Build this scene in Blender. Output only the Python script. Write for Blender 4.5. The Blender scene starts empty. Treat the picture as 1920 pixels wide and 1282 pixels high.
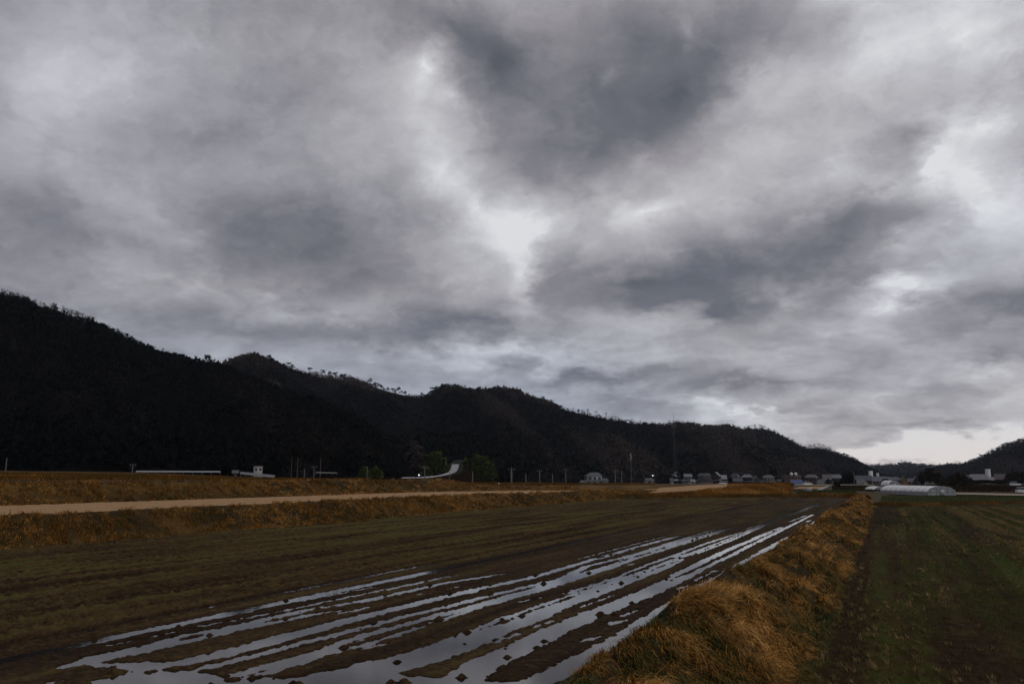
import bpy, math, random
import numpy as np
from math import radians as R
random.seed(7)
RNG = np.random.default_rng(11)
SC = bpy.context.scene
COL = SC.collection

# ------------------------------------------------------------------ camera
FPX, HCAM = 1465.0, 3.0                     # focal length in photo pixels, eye height above the flooded field
PITCH = math.atan((893 - 641) / FPX)
YAW = math.atan2((1665 - 960) / FPX, math.cos(PITCH) + 252 / FPX * math.sin(PITCH))
cam = bpy.data.cameras.new('camera')
cam.sensor_width = 36.0
cam.lens = 36.0 * FPX / 1920.0
cam.clip_start, cam.clip_end = 0.1, 20000
camo = bpy.data.objects.new('camera', cam)
COL.objects.link(camo)
camo.location = (0, 0, HCAM)
camo.rotation_euler = (R(90) + PITCH, 0, YAW)
SC.camera = camo

def ray(x, y):
    a = (np.asarray(x, float) - 960) / FPX; b = (641 - np.asarray(y, float)) / FPX
    f = math.cos(PITCH) - b * math.sin(PITCH); u = math.sin(PITCH) + b * math.cos(PITCH)
    return a * math.cos(YAW) - f * math.sin(YAW), a * math.sin(YAW) + f * math.cos(YAW), u
def PZ(x, y, z):                              # point of the place at height z seen towards (x, y)
    X, Y, u = ray(x, y); t = (z - HCAM) / u
    return np.array([X * t, Y * t, z + 0 * t])
def PD(x, y, D):                              # point at horizontal distance D
    X, Y, u = ray(x, y); k = D / np.hypot(X, Y)
    return np.array([X * k, Y * k, HCAM + u * k])

# ------------------------------------------------------------------ render look, sun, sky
SC.view_settings.view_transform = 'Standard'
SC.view_settings.look = 'None'
SC.view_settings.exposure = 0
SC.view_settings.gamma = 1
SUN_EL, SUN_AZ = 38, 70                      # veiled sun; azimuth measured clockwise from +Y
sl = bpy.data.lights.new('sun', 'SUN'); sl.energy = 0.5; sl.angle = R(25); sl.color = (1.0, .93, .84)
so = bpy.data.objects.new('sun', sl); COL.objects.link(so)
so.rotation_euler = (R(90 - SUN_EL), 0, R(180 - SUN_AZ))

W = bpy.data.worlds.new('World'); SC.world = W; W.use_nodes = True
nt = W.node_tree; nt.nodes.clear(); N = nt.nodes; LK = nt.links
def nd(t, **k):
    n = N.new(t)
    for a, b in k.items(): setattr(n, a, b)
    return n
def mth(op, a, b=None, c=None, clamp=False):
    n = nd('ShaderNodeMath', operation=op, use_clamp=clamp)
    for i, v in enumerate((a, b, c)):
        if v is None: continue
        if isinstance(v, (int, float)): n.inputs[i].default_value = v
        else: LK.new(v, n.inputs[i])
    return n.outputs[0]
tc = nd('ShaderNodeTexCoord')
sep = nd('ShaderNodeSeparateXYZ'); LK.new(tc.outputs['Generated'], sep.inputs[0])
az = mth('MULTIPLY', mth('ARCTAN2', sep.outputs[0], sep.outputs[1]), 57.29578)
el = mth('MULTIPLY', mth('ARCSINE', sep.outputs[2]), 57.29578)
comb = nd('ShaderNodeCombineXYZ'); LK.new(az, comb.inputs[0]); LK.new(el, comb.inputs[1])
def noise(vec, scale, detail, rough=.5, dist=0.0, col=False):
    n = nd('ShaderNodeTexNoise'); n.inputs['Scale'].default_value = scale; n.inputs['Detail'].default_value = detail
    n.inputs['Roughness'].default_value = rough; n.inputs['Distortion'].default_value = dist
    LK.new(vec, n.inputs['Vector']); return n.outputs['Color' if col else 'Fac']
# cloud-sheet coordinates: the clouds lie on a plane above, so they flatten towards the horizon
zc = mth('ADD', mth('MAXIMUM', sep.outputs[2], 0.0), 0.36)
px_ = mth('DIVIDE', sep.outputs[0], zc); py_ = mth('DIVIDE', sep.outputs[1], zc)
sheet = nd('ShaderNodeCombineXYZ'); LK.new(px_, sheet.inputs[0]); LK.new(py_, sheet.inputs[1])
nA = noise(sheet.outputs[0], 1.8, 8, .55, .2)
nB = noise(sheet.outputs[0], 5.0, 10, .66, .3)
nW = noise(sheet.outputs[0], 4.2, 8, .66, 0, True)
vm = nd('ShaderNodeVectorMath', operation='SUBTRACT'); LK.new(nW, vm.inputs[0]); vm.inputs[1].default_value = (.5, .5, .5)
vs = nd('ShaderNodeVectorMath', operation='MULTIPLY'); LK.new(vm.outputs[0], vs.inputs[0]); vs.inputs[1].default_value = (8, 6.5, 0)
va = nd('ShaderNodeVectorMath', operation='ADD'); LK.new(comb.outputs[0], va.inputs[0]); LK.new(vs.outputs[0], va.inputs[1])
UV = va.outputs[0]
# cloud masses: (x, y, sx, sy, tilt, gain) in photo pixels, turned into azimuth / elevation
MASS = [
 (110,110,75,70,0,.07),(60,200,60,90,0,.06),(170,170,60,40,20,.07),(10,20,60,40,0,-.04),(60,370,80,40,0,-.06),
 (150,430,110,38,0,-.08),(390,30,80,40,0,-.07),(400,230,140,80,0,-.05),(230,330,60,60,0,.02),
 (790,125,30,45,-45,.22),(845,180,26,12,0,.12),(795,235,60,60,0,.10),(830,310,45,60,0,.11),(900,395,80,45,-35,.15),
 (955,450,40,55,0,.14),(985,530,26,60,0,.20),(690,170,90,60,0,.06),(740,300,120,50,0,.03),(1010,430,50,50,0,.07),
 (350,440,40,14,10,.07),(350,545,40,14,10,.07),(540,575,60,18,0,.07),(640,588,45,10,0,.06),(280,370,60,25,0,.03),
 (1200,285,40,26,10,.09),(1220,397,80,22,0,.16),(1330,355,90,55,0,.07),(1400,170,130,50,-20,.10),(1560,18,45,20,0,.13),
 (1660,90,150,60,0,.11),(1820,40,120,50,0,.10),(1720,210,70,16,0,.07),(1752,312,26,28,0,.24),(1650,355,50,16,-25,.12),
 (1845,250,70,32,0,.13),(1840,340,50,60,20,.16),(1690,470,40,18,0,.14),(1700,545,55,18,0,.28),(1290,50,22,22,0,.10),
 (1133,140,14,14,0,.07),(1480,290,120,50,0,.05),(1880,430,60,50,0,.07),
 (1700,848,170,18,0,.36),(1500,800,120,12,0,.09),(1325,770,24,14,0,.14),(1400,782,60,7,0,.14),(1860,705,80,22,0,.14),
 (1840,800,90,20,0,.08),(950,665,230,20,0,.13),(1150,615,90,18,0,.05),(1820,850,100,14,0,.12),(1560,730,60,20,0,.06),
 (1640,620,80,25,0,.06),
 (855,45,110,40,-22,-.12),(930,120,60,50,-40,-.12),(1085,270,130,60,5,-.11),(1050,200,80,70,0,-.06),(1250,170,95,70,30,-.17),
 (1200,60,80,50,0,-.13),(1390,80,110,60,25,-.13),(1010,330,50,40,0,-.06),(1300,130,70,40,25,-.08),
 (600,480,140,65,-15,-.15),(540,390,110,45,0,-.07),(430,500,70,50,0,-.02),(720,400,40,60,0,-.03),(480,628,150,24,0,-.12),
 (900,618,160,24,0,-.13),(780,620,140,26,0,-.05),(1550,420,100,60,-15,-.13),(1440,505,200,45,6,-.19),(1200,530,150,34,0,-.18),
 (1290,575,150,20,0,-.12),(1690,250,30,26,0,-.10),(1610,400,60,40,20,-.08),(1885,585,130,26,5,-.18),(1790,560,40,20,0,-.05),
 (1110,706,150,15,0,-.15),(1400,728,160,15,3,-.14),(1480,650,90,18,0,-.06),(1885,668,70,18,0,-.13),(1760,735,60,12,0,-.06),
 (1720,800,120,12,0,-.09),(1350,800,60,8,0,.04),(1200,760,120,16,0,-.04),(1460,765,50,8,0,-.05),(60,470,120,70,0,-.03),(1100,160,180,120,0,-.06),(960,500,60,70,0,-.04),(1100,440,120,50,0,.03),(330,120,170,110,0,.03),(20,120,50,160,0,.01),(1660,90,150,60,0,-.05),(1820,300,60,90,0,.03),(600,470,150,70,0,-.04),(930,380,60,50,0,-.05)]
acc = None
for (x, y, sx, sy, tl, g) in MASS:
    d = ray(x, y); a0 = math.degrees(math.atan2(d[0], d[1])); e0 = math.degrees(math.atan2(d[2], math.hypot(d[0], d[1])))
    ce = max(math.cos(R(e0)), .3)
    mp = nd('ShaderNodeMapping', vector_type='TEXTURE')
    mp.inputs['Location'].default_value = (a0, e0, 0)
    mp.inputs['Rotation'].default_value = (0, 0, R(tl))
    mp.inputs['Scale'].default_value = (sx * .039 * 2.6 / ce, sy * .039 * 2.6, 1)
    LK.new(UV, mp.inputs[0])
    gr = nd('ShaderNodeTexGradient', gradient_type='QUADRATIC_SPHERE'); LK.new(mp.outputs[0], gr.inputs[0])
    acc = mth('MULTIPLY_ADD', gr.outputs['Fac'], g * 1.55, acc if acc is not None else 0.0)
base = mth('MULTIPLY_ADD', az, 0.0012, .70)
v = mth('ADD', base, acc)
v = mth('MULTIPLY_ADD', mth('SUBTRACT', nA, .5), .20, v)
v = mth('MULTIPLY_ADD', mth('SUBTRACT', nB, .5), .16, v)
v = mth('MULTIPLY_ADD', mth('SUBTRACT', noise(va.outputs[0], .30, 9, .66, .4), .5), .20, v)
# billowing cloud heads: fractal cells on the drifted cloud sheet
sw = nd('ShaderNodeVectorMath', operation='MULTIPLY_ADD'); LK.new(vm.outputs[0], sw.inputs[0]); sw.inputs[1].default_value = (.45, .45, 0); LK.new(sheet.outputs[0], sw.inputs[2])
vo = nd('ShaderNodeTexVoronoi', feature='F1', normalize=True); vo.inputs['Scale'].default_value = 4.0; vo.inputs['Detail'].default_value = 5; vo.inputs['Roughness'].default_value = .55; vo.inputs['Lacunarity'].default_value = 2.3
LK.new(sw.outputs[0], vo.inputs['Vector'])
v = mth('MULTIPLY_ADD', mth('SUBTRACT', .36, vo.outputs['Distance']), .50, v)
v = mth('ADD', mth('MULTIPLY', mth('SUBTRACT', v, .62), 1.12), .588)
# flat-bottomed rows of small clouds towards the horizon
lc = nd('ShaderNodeCombineXYZ'); LK.new(mth('MULTIPLY', az, .14), lc.inputs[0]); LK.new(mth('MULTIPLY', el, .55), lc.inputs[1])
lo = nd('ShaderNodeMapRange'); LK.new(el, lo.inputs[0]); lo.inputs[1].default_value = 15; lo.inputs[2].default_value = 6
v = mth('MULTIPLY_ADD', mth('MULTIPLY', mth('SUBTRACT', noise(lc.outputs[0], 1.3, 8, .58, .6), .5), lo.outputs[0]), .42, v)
ramp = nd('ShaderNodeValToRGB'); LK.new(v, ramp.inputs[0])
def lin(c): return tuple(((q / 255) / 12.92 if q / 255 < .04045 else ((q / 255 + .055) / 1.055) ** 2.4) for q in c)
def setramp(rn, pts):
    e = rn.color_ramp.elements
    while len(e) > 1: e.remove(e[-1])
    for i, (p, c) in enumerate(pts):
        q = e[0] if i == 0 else e.new(p)
        q.position = p; q.color = (*c, 1)
setramp(ramp, [(.22, lin((88, 90, 97))), (.38, lin((109, 110, 117))), (.52, lin((137, 134, 139))), (.66, lin((166, 163, 167))),
               (.80, lin((193, 191, 194))), (.92, lin((216, 215, 217))), (1.0, lin((232, 231, 231)))])
# bluer thin cloud in places and near the horizon
hueN = noise(sheet.outputs[0], .9, 3, .5)
hr = nd('ShaderNodeMapRange'); LK.new(hueN, hr.inputs[0]); hr.inputs[1].default_value = .4; hr.inputs[2].default_value = .62
elm = nd('ShaderNodeMapRange'); LK.new(el, elm.inputs[0]); elm.inputs[1].default_value = 14; elm.inputs[2].default_value = 5
azm = nd('ShaderNodeMapRange'); LK.new(az, azm.inputs[0]); azm.inputs[1].default_value = -5; azm.inputs[2].default_value = -22
lowb = mth('MULTIPLY', elm.outputs[0], azm.outputs[0])
bf = mth('MAXIMUM', mth('MULTIPLY', hr.outputs[0], .22), mth('MULTIPLY', lowb, .8))
tintm = nd('ShaderNodeMix', data_type='RGBA', blend_type='MULTIPLY'); LK.new(bf, tintm.inputs[0])
LK.new(ramp.outputs[0], tintm.inputs[6]); tintm.inputs[7].default_value = (.84, .975, 1.13, 1)
# warm strip of clear air low on the right
wm1 = nd('ShaderNodeMapRange'); LK.new(el, wm1.inputs[0]); wm1.inputs[1].default_value = 3.2; wm1.inputs[2].default_value = .8
wm2 = nd('ShaderNodeMapRange'); LK.new(az, wm2.inputs[0]); wm2.inputs[1].default_value = -14; wm2.inputs[2].default_value = -2
warm = nd('ShaderNodeMix', data_type='RGBA', blend_type='MULTIPLY'); LK.new(mth('MULTIPLY', wm1.outputs[0], wm2.outputs[0]), warm.inputs[0])
LK.new(tintm.outputs[2], warm.inputs[6]); warm.inputs[7].default_value = (1.08, .99, .94, 1)
skyn = nd('ShaderNodeTexSky', sky_type='NISHITA'); skyn.sun_disc = False
skyn.sun_elevation = R(SUN_EL); skyn.sun_rotation = R(SUN_AZ)
bg1 = nd('ShaderNodeBackground'); LK.new(skyn.outputs[0], bg1.inputs[0]); bg1.inputs[1].default_value = .06
bg2 = nd('ShaderNodeBackground'); LK.new(warm.outputs[2], bg2.inputs[0]); bg2.inputs[1].default_value = 1.0
mx = nd('ShaderNodeMixShader'); mx.inputs[0].default_value = .95
LK.new(bg1.outputs[0], mx.inputs[1]); LK.new(bg2.outputs[0], mx.inputs[2])
wo = nd('ShaderNodeOutputWorld'); LK.new(mx.outputs[0], wo.inputs[0])
W.cycles.sampling_method = 'MANUAL'; W.cycles.sample_map_resolution = 512

# ------------------------------------------------------------------ helpers
def _hash(ix, iy, s):
    h = (ix.astype(np.int64) * 374761393 + iy.astype(np.int64) * 668265263 + s * 974634777) & 0xffffffff
    h = ((h ^ (h >> 13)) * 1274126177) & 0xffffffff
    return ((h ^ (h >> 16)) & 0xffffff) / float(0xffffff)
def vn(x, y, s=0):
    x = np.asarray(x, float); y = np.asarray(y, float)
    ix = np.floor(x); iy = np.floor(y); fx = x - ix; fy = y - iy
    fx = fx * fx * (3 - 2 * fx); fy = fy * fy * (3 - 2 * fy)
    a = _hash(ix, iy, s); b = _hash(ix + 1, iy, s); c = _hash(ix, iy + 1, s); d = _hash(ix + 1, iy + 1, s)
    return (a + (b - a) * fx) * (1 - fy) + (c + (d - c) * fx) * fy
def fbm(x, y, o=4, s=0, g=.5):
    r = 0; a = 1; t = 0
    for i in range(o):
        r = r + a * vn(x * 2 ** i + 17.3 * i, y * 2 ** i - 9.1 * i, s + i); t += a; a *= g
    return r / t                                             # 0..1
def sst(a, b, x):
    t = np.clip((x - a) / (b - a), 0, 1); return t * t * (3 - 2 * t)

def make(name, V, F, m, parent=None, att=None, smooth=False, matidx=None, loc=None):
    V = np.ascontiguousarray(V, dtype=np.float32).reshape(-1, 3); F = np.ascontiguousarray(F, dtype=np.int32)
    me = bpy.data.meshes.new(name); k = F.shape[1]; n = len(F)
    me.vertices.add(len(V)); me.vertices.foreach_set('co', V.ravel())
    me.loops.add(n * k); me.loops.foreach_set('vertex_index', F.ravel())
    me.polygons.add(n); me.polygons.foreach_set('loop_start', np.arange(0, n * k, k, dtype=np.int32))
    if smooth: me.polygons.foreach_set('use_smooth', np.ones(n, dtype=bool))
    for a, val in (att or {}).items():
        at = me.attributes.new(a, 'FLOAT', 'POINT'); at.data.foreach_set('value', np.asarray(val, np.float32))
    me.update(calc_edges=True); me.validate()
    for q in (m if isinstance(m, (list, tuple)) else [m]): me.materials.append(q)
    o = bpy.data.objects.new(name, me); COL.objects.link(o)
    if parent: o.parent = parent
    if loc is not None: o.location = loc
    return o
def tag(o, label=None, cat=None, group=None, kind=None):
    if label: o['label'] = label
    if cat: o['category'] = cat
    if group: o['group'] = group
    if kind: o['kind'] = kind
    return o
def empty(name, loc, rz=0.0, label=None, cat=None, group=None):
    o = bpy.data.objects.new(name, None); COL.objects.link(o); o.location = loc; o.rotation_euler = (0, 0, rz)
    o.empty_display_size = .5
    return tag(o, label, cat, group)
def grid(nx, ny):
    i = np.arange((nx - 1) * (ny - 1)); r = i // (nx - 1); c = i % (nx - 1); a = r * nx + c
    return np.stack([a, a + 1, a + nx + 1, a + nx], 1)
class MB:                                                     # collects boxes, bars, prisms into one quad mesh
    def __init__(s): s.v = []; s.f = []
    def quad(s, *p):
        n = len(s.v); s.v += [tuple(q) for q in p]; s.f.append((n, n + 1, n + 2, n + 3)); return s
    def box(s, x0, x1, y0, y1, z0, z1):
        n = len(s.v); s.v += [(x0,y0,z0),(x1,y0,z0),(x1,y1,z0),(x0,y1,z0),(x0,y0,z1),(x1,y0,z1),(x1,y1,z1),(x0,y1,z1)]
        s.f += [tuple(n + i for i in q) for q in ((0,3,2,1),(4,5,6,7),(0,1,5,4),(1,2,6,5),(2,3,7,6),(3,0,4,7))]; return s
    def bar(s, p, q, r0, r1=None, n=6, cap=True):
        p = np.array(p, float); q = np.array(q, float); r1 = r0 if r1 is None else r1
        d = q - p; d /= max(np.linalg.norm(d), 1e-9); a = np.cross(d, (0, 0, 1.) if abs(d[2]) < .9 else (1., 0, 0)); a /= np.linalg.norm(a); b = np.cross(d, a)
        k = len(s.v)
        for c, r in ((p, r0), (q, r1)):
            for i in range(n):
                t = 2 * math.pi * i / n; s.v.append(tuple(c + r * (math.cos(t) * a + math.sin(t) * b)))
        for i in range(n):
            j = (i + 1) % n; s.f.append((k + i, k + j, k + n + j, k + n + i))
        if cap:
            s.v.append(tuple(q)); e = len(s.v) - 1
            for i in range(0, n, 2): s.f.append((k + n + i, k + n + (i + 1) % n, k + n + (i + 2) % n, e))
        return s
    def build(s, name, m, parent=None): return make(name, np.array(s.v), np.array(s.f), m, parent)

def mat(name, cols, scale=1.0, detail=5, rough=.9, spec=.3, attr=None, bump=0.0, bscale=None, aniso=None, bdist=.02, metallic=0, mixn=.3, nrough=.6):
    """cols: list of (pos, linear rgb). With attr the ramp is driven by attribute + noise."""
    m = bpy.data.materials.new(name); m.use_nodes = True; t = m.node_tree; n = t.nodes; l = t.links
    bs = n['Principled BSDF']; bs.inputs['Roughness'].default_value = rough; bs.inputs['Specular IOR Level'].default_value = spec
    bs.inputs['Metallic'].default_value = metallic
    co = n.new('ShaderNodeTexCoord'); mp = n.new('ShaderNodeMapping'); l.new(co.outputs['Object'], mp.inputs[0])
    if aniso: mp.inputs['Scale'].default_value = aniso
    no = n.new('ShaderNodeTexNoise'); no.inputs['Scale'].default_value = scale; no.inputs['Detail'].default_value = detail
    no.inputs['Roughness'].default_value = nrough; l.new(mp.outputs[0], no.inputs['Vector'])
    rp = n.new('ShaderNodeValToRGB'); setramp(rp, cols)
    if attr:
        at = n.new('ShaderNodeAttribute'); at.attribute_name = attr
        s = n.new('ShaderNodeMath'); s.operation = 'MULTIPLY_ADD'; l.new(no.outputs['Fac'], s.inputs[0]); s.inputs[1].default_value = mixn
        l.new(at.outputs['Fac'], s.inputs[2]); q = n.new('ShaderNodeMath'); q.operation = 'SUBTRACT'; l.new(s.outputs[0], q.inputs[0]); q.inputs[1].default_value = mixn / 2
        l.new(q.outputs[0], rp.inputs[0])
    else: l.new(no.outputs['Fac'], rp.inputs[0])
    l.new(rp.outputs[0], bs.inputs['Base Color'])
    if bump:
        b = n.new('ShaderNodeBump'); b.inputs['Strength'].default_value = bump; b.inputs['Distance'].default_value = bdist
        nb = n.new('ShaderNodeTexNoise'); nb.inputs['Scale'].default_value = bscale or scale * 4; nb.inputs['Detail'].default_value = 5
        l.new(mp.outputs[0], nb.inputs['Vector']); l.new(nb.outputs['Fac'], b.inputs['Height']); l.new(b.outputs[0], bs.inputs['Normal'])
    return m
def plain(name, c, rough=.8, spec=.3, var=.25, scale=2.0, metallic=0):
    return mat(name, [(.3, tuple(q * (1 - var) for q in c)), (.7, tuple(min(1, q * (1 + var)) for q in c))], scale, 4, rough, spec, metallic=metallic)

# ------------------------------------------------------------------ materials
M = {}
M['mud'] = mat('wet_mud', [(0, (.015, .008, .0045)), (.35, (.034, .019, .009)), (.6, (.058, .036, .015)), (.85, (.078, .056, .019)), (1, (.060, .066, .016))], 7.0, 10, .9, .06, attr='tint', mixn=1.5, nrough=.75, bump=1.0, bscale=18, bdist=.05)
M['soil'] = mat('field_soil', [(0, (.012, .006, .003)), (.4, (.028, .016, .007)), (.65, (.040, .033, .008)), (1, (.040, .054, .010))], 5.0, 10, .95, .05, attr='tint', mixn=1.3, nrough=.75, bump=1.0, bscale=16, bdist=.05)
m = bpy.data.materials.new('field_water'); m.use_nodes = True
t = m.node_tree; bs = t.nodes['Principled BSDF']; bs.inputs['Base Color'].default_value = (.018, .014, .012, 1)
bs.inputs['Roughness'].default_value = .035; bs.inputs['IOR'].default_value = 1.4; bs.inputs['Specular IOR Level'].default_value = .75
co = t.nodes.new('ShaderNodeTexCoord'); nn = t.nodes.new('ShaderNodeTexNoise'); nn.inputs['Scale'].default_value = 7; nn.inputs['Detail'].default_value = 3
bp = t.nodes.new('ShaderNodeBump'); bp.inputs['Strength'].default_value = .05; bp.inputs['Distance'].default_value = .01
t.links.new(co.outputs['Object'], nn.inputs['Vector']); t.links.new(nn.outputs['Fac'], bp.inputs['Height']); t.links.new(bp.outputs[0], bs.inputs['Normal'])
M['water'] = m
GR = [(0, (.022, .045, .008)), (.22, (.075, .075, .016)), (.4, (.13, .066, .012)), (.6, (.22, .094, .015)), (.8, (.36, .168, .030)), (1, (.56, .31, .09))]
M['grass'] = mat('dry_grass', GR, .5, 3, .85, .15, attr='tint')
M['turf'] = mat('bank_turf', [(0, (.008, .009, .003)), (.4, (.028, .018, .006)), (.7, (.07, .038, .010)), (1, (.13, .07, .018))], 5, 10, .95, .1, attr='tint', mixn=1.2, nrough=.75, bump=1, bscale=6, bdist=.1)
M['straw'] = mat('stubble_straw', [(.25, (.20, .115, .055)), (.45, (.31, .185, .09)), (.6, (.34, .21, .11)), (.75, (.42, .27, .15))], 1.6, 10, .95, .1, bump=.6, bscale=9, aniso=(2.5, .5, 1))
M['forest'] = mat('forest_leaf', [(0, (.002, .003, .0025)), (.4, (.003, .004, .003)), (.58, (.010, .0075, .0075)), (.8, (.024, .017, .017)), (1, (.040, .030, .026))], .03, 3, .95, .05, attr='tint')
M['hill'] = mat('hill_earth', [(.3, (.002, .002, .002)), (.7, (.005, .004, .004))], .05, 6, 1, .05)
M['bamboo'] = mat('bamboo_leaf', [(0, (.010, .016, .005)), (.5, (.036, .046, .010)), (1, (.085, .09, .020))], .3, 3, .9, .1, attr='tint')
M['bark'] = plain('tree_bark', (.03, .024, .021), .95, .1)
M['needle'] = plain('pine_needle', (.010, .014, .010), .95, .05)
M['twig'] = plain('bare_twig', (.03, .024, .022), .95, .1)
M['ground'] = mat('valley_ground', [(.3, (.03, .026, .012)), (.5, (.05, .038, .016)), (.7, (.08, .05, .018))], .08, 8, .95, .1, bump=.6, bscale=2)
M['green'] = mat('short_green', [(.3, (.018, .025, .005)), (.5, (.034, .040, .007)), (.7, (.06, .050, .011))], .5, 8, .95, .1, bump=.6, bscale=8)
M['conc'] = plain('concrete', (.20, .20, .20), .85, .3)
M['road'] = plain('wet_road', (.23, .22, .24), .6, .4, .12)
M['pathm'] = plain('pale_path', (.26, .21, .15), .9, .2, .15)
M['rail'] = plain('pale_rail', (.42, .42, .45), .5, .4, .05)
M['pole'] = plain('pole_concrete', (.11, .105, .10), .9, .2, .1)
M['dark'] = plain('dark_metal', (.04, .045, .05), .6, .4, .1)
M['glass'] = plain('window_glass', (.015, .018, .022), .15, .5, .1)
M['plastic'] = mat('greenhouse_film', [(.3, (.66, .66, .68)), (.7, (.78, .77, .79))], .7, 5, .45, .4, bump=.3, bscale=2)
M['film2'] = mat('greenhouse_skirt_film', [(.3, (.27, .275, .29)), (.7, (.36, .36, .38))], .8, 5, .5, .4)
def wallm(c): return plain('wall_paint', c, .85, .2, .12, 1.2)
def roofm(c):
    return mat('roof_tile', [(.3, tuple(q * .75 for q in c)), (.7, tuple(q * 1.2 for q in c))], 1.5, 4, .5, .5, bump=.5, bscale=5, aniso=(1, 3, 1))
m = bpy.data.materials.new('lamp_light'); m.use_nodes = True
b_ = m.node_tree.nodes['Principled BSDF']; b_.inputs['Emission Color'].default_value = (.9, .95, 1, 1); b_.inputs['Emission Strength'].default_value = 2.2
M['lit'] = m

# ------------------------------------------------------------------ valley ground, reaching the horizon
def GZ(X, Y):
    D = np.hypot(X, Y)
    b = -.16 - .80 * sst(-4, -2, X)
    b = b - .6 * (1 - sst(100, 128, Y)) * (1 - sst(-4, -2, X))
    z = b + (-1.75 - b) * sst(190, 430, D)
    z = z - .25 * (1 - sst(5, 9, D)) * 0
    return z - sst(600, 3000, D) * 2
rr = np.concatenate([np.array([0, 3, 6, 9, 12, 16, 20, 25, 30, 36, 43]), np.geomspace(50, 4300, 110)])
th = np.linspace(0, 2 * math.pi, 241)
RR, TH = np.meshgrid(rr, th); gx, gy = RR * np.sin(TH), RR * np.cos(TH)
make('ground', np.stack([gx, gy, GZ(gx, gy)], -1), grid(len(rr), len(th)), M['ground'], smooth=True)['kind'] = 'structure'

# ------------------------------------------------------------------ flooded field: mud relief and water
def yend(X): return 105 + (X + 31) * .85 + 1.5 * np.sin(X * .5)
STRIPS = [  # (list of (x, y) of the strip's middle in the photo, full width in metres at each end)
 ([(295,1179),(335,1170),(400,1160)], .10, .14), ([(422,1154),(480,1146)], .08, .12), ([(540,1130),(600,1120),(641,1112),(703,1100)], .14, .18),
 ([(215,1208),(297,1191),(367,1177)], .16, .14), ([(381,1173),(425,1165),(456,1160),(503,1150),(534,1145),(600,1130),(679,1114),(757,1098),(800,1089),(850,1079)], .16, .30),
 ([(172,1232),(235,1219),(297,1206),(331,1194),(400,1182),(456,1171),(487,1163),(534,1152),(600,1139),(679,1127),(726,1117),(789,1102),(852,1090),(940,1076)], .34, .34),
 ([(140,1245),(215,1230),(300,1213),(378,1195),(456,1178),(480,1173),(534,1162),(597,1150),(625,1146)], .4, .3),
 ([(640,1149),(694,1137)], .2, .15), ([(728,1127),(800,1110),(870,1098)], .1, .1),
 ([(308,1246),(400,1230),(495,1205),(542,1192),(600,1177),(670,1158),(750,1138),(836,1118),(899,1103)], .58, .44),
 ([(899,1103),(994,1083),(1040,1070),(1100,1052),(1155,1037),(1209,1021),(1275,1004)], .36, .32),
 ([(1075,1050),(1140,1033),(1200,1017),(1248,1005)], .12, .14),
 ([(380,1253),(456,1234),(540,1212),(600,1198),(679,1177),(757,1156),(836,1137),(899,1121),(947,1109),(1010,1094),(1057,1083),(1100,1061),(1162,1046),(1209,1033),(1272,1013),(1340,992)], .30, .26),
 ([(433,1268),(487,1253),(550,1236),(600,1221),(647,1203),(710,1184),(773,1167),(836,1149),(899,1134)], .30, .36),
 ([(899,1134),(960,1118),(1010,1104),(1060,1089),(1100,1075),(1131,1066),(1178,1049),(1241,1029),(1280,1017),(1319,1005),(1368,990)], .52, .5),
 ([(472,1268),(534,1250),(597,1230),(639,1218),(679,1210),(742,1190),(789,1175),(850,1155),(899,1138)], .22, .2),
 ([(670,1218),(725,1205)], .1, .1), ([(925,1165),(955,1152)], .12, .1), ([(975,1128),(1010,1120)], .12, .12),
 ([(1178,1059),(1190,1056)], .16, .12), ([(1195,1052),(1208,1050)], .14, .12),
 ([(600,1275),(720,1250),(795,1229),(850,1211),(900,1190),(979,1160),(1057,1129),(1130,1103),(1165,1090),(1225,1069),(1272,1048)], 1.0, .52),
 ([(1272,1044),(1303,1036),(1362,1014),(1425,987),(1472,968),(1503,957),(1534,945),(1558,937)], .42, .36),
 ([(1060,1112),(1121,1093),(1150,1083),(1209,1060),(1272,1038),(1319,1020),(1391,997)], .22, .2), ([(1400,991),(1440,976)], .12, .12),
 ([(931,1204),(975,1186),(1034,1163)], .08, .10), ([(1088,1137),(1155,1114)], .09, .08),
 ([(860,1278),(900,1246),(979,1213),(1042,1180),(1121,1147),(1199,1116),(1241,1098),(1280,1080)], .62, .62),
 ([(1265,1079),(1319,1052),(1350,1037),(1397,1017),(1465,988)], .34, .22),
 ([(1260,1095),(1311,1069),(1366,1043),(1409,1021),(1472,990),(1503,975),(1525,964)], .24, .2), ([(1480,978),(1512,966)], .14, .12),
 ([(1095,1200),(1118,1194)], .16, .2), ([(1150,1169),(1172,1162)], .2, .14), ([(1165,1156),(1196,1143)], .14, .10),
 ([(1272,1104),(1290,1097)], .16, .12),([(1300,1088),(1345,1068)], .1, .1),
 ([(980,1290),(1010,1277),(1057,1253),(1105,1229),(1152,1203),(1191,1180),(1260,1136),(1303,1108),(1350,1083),(1409,1048),(1456,1021),(1487,1005),(1520,985),(1560,962)], .46, .42),
 ([(1512,978),(1519,975)], .16, .16), ([(1556,945),(1575,937)], .22, .22), ([(1395,981),(1419,975)], .3, .25), ([(1582,938),(1590,936)], .2, .2),
 ([(1450,947),(1500,939)], .1, .1), ([(1380,952),(1440,944)], .08, .08)]
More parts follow.
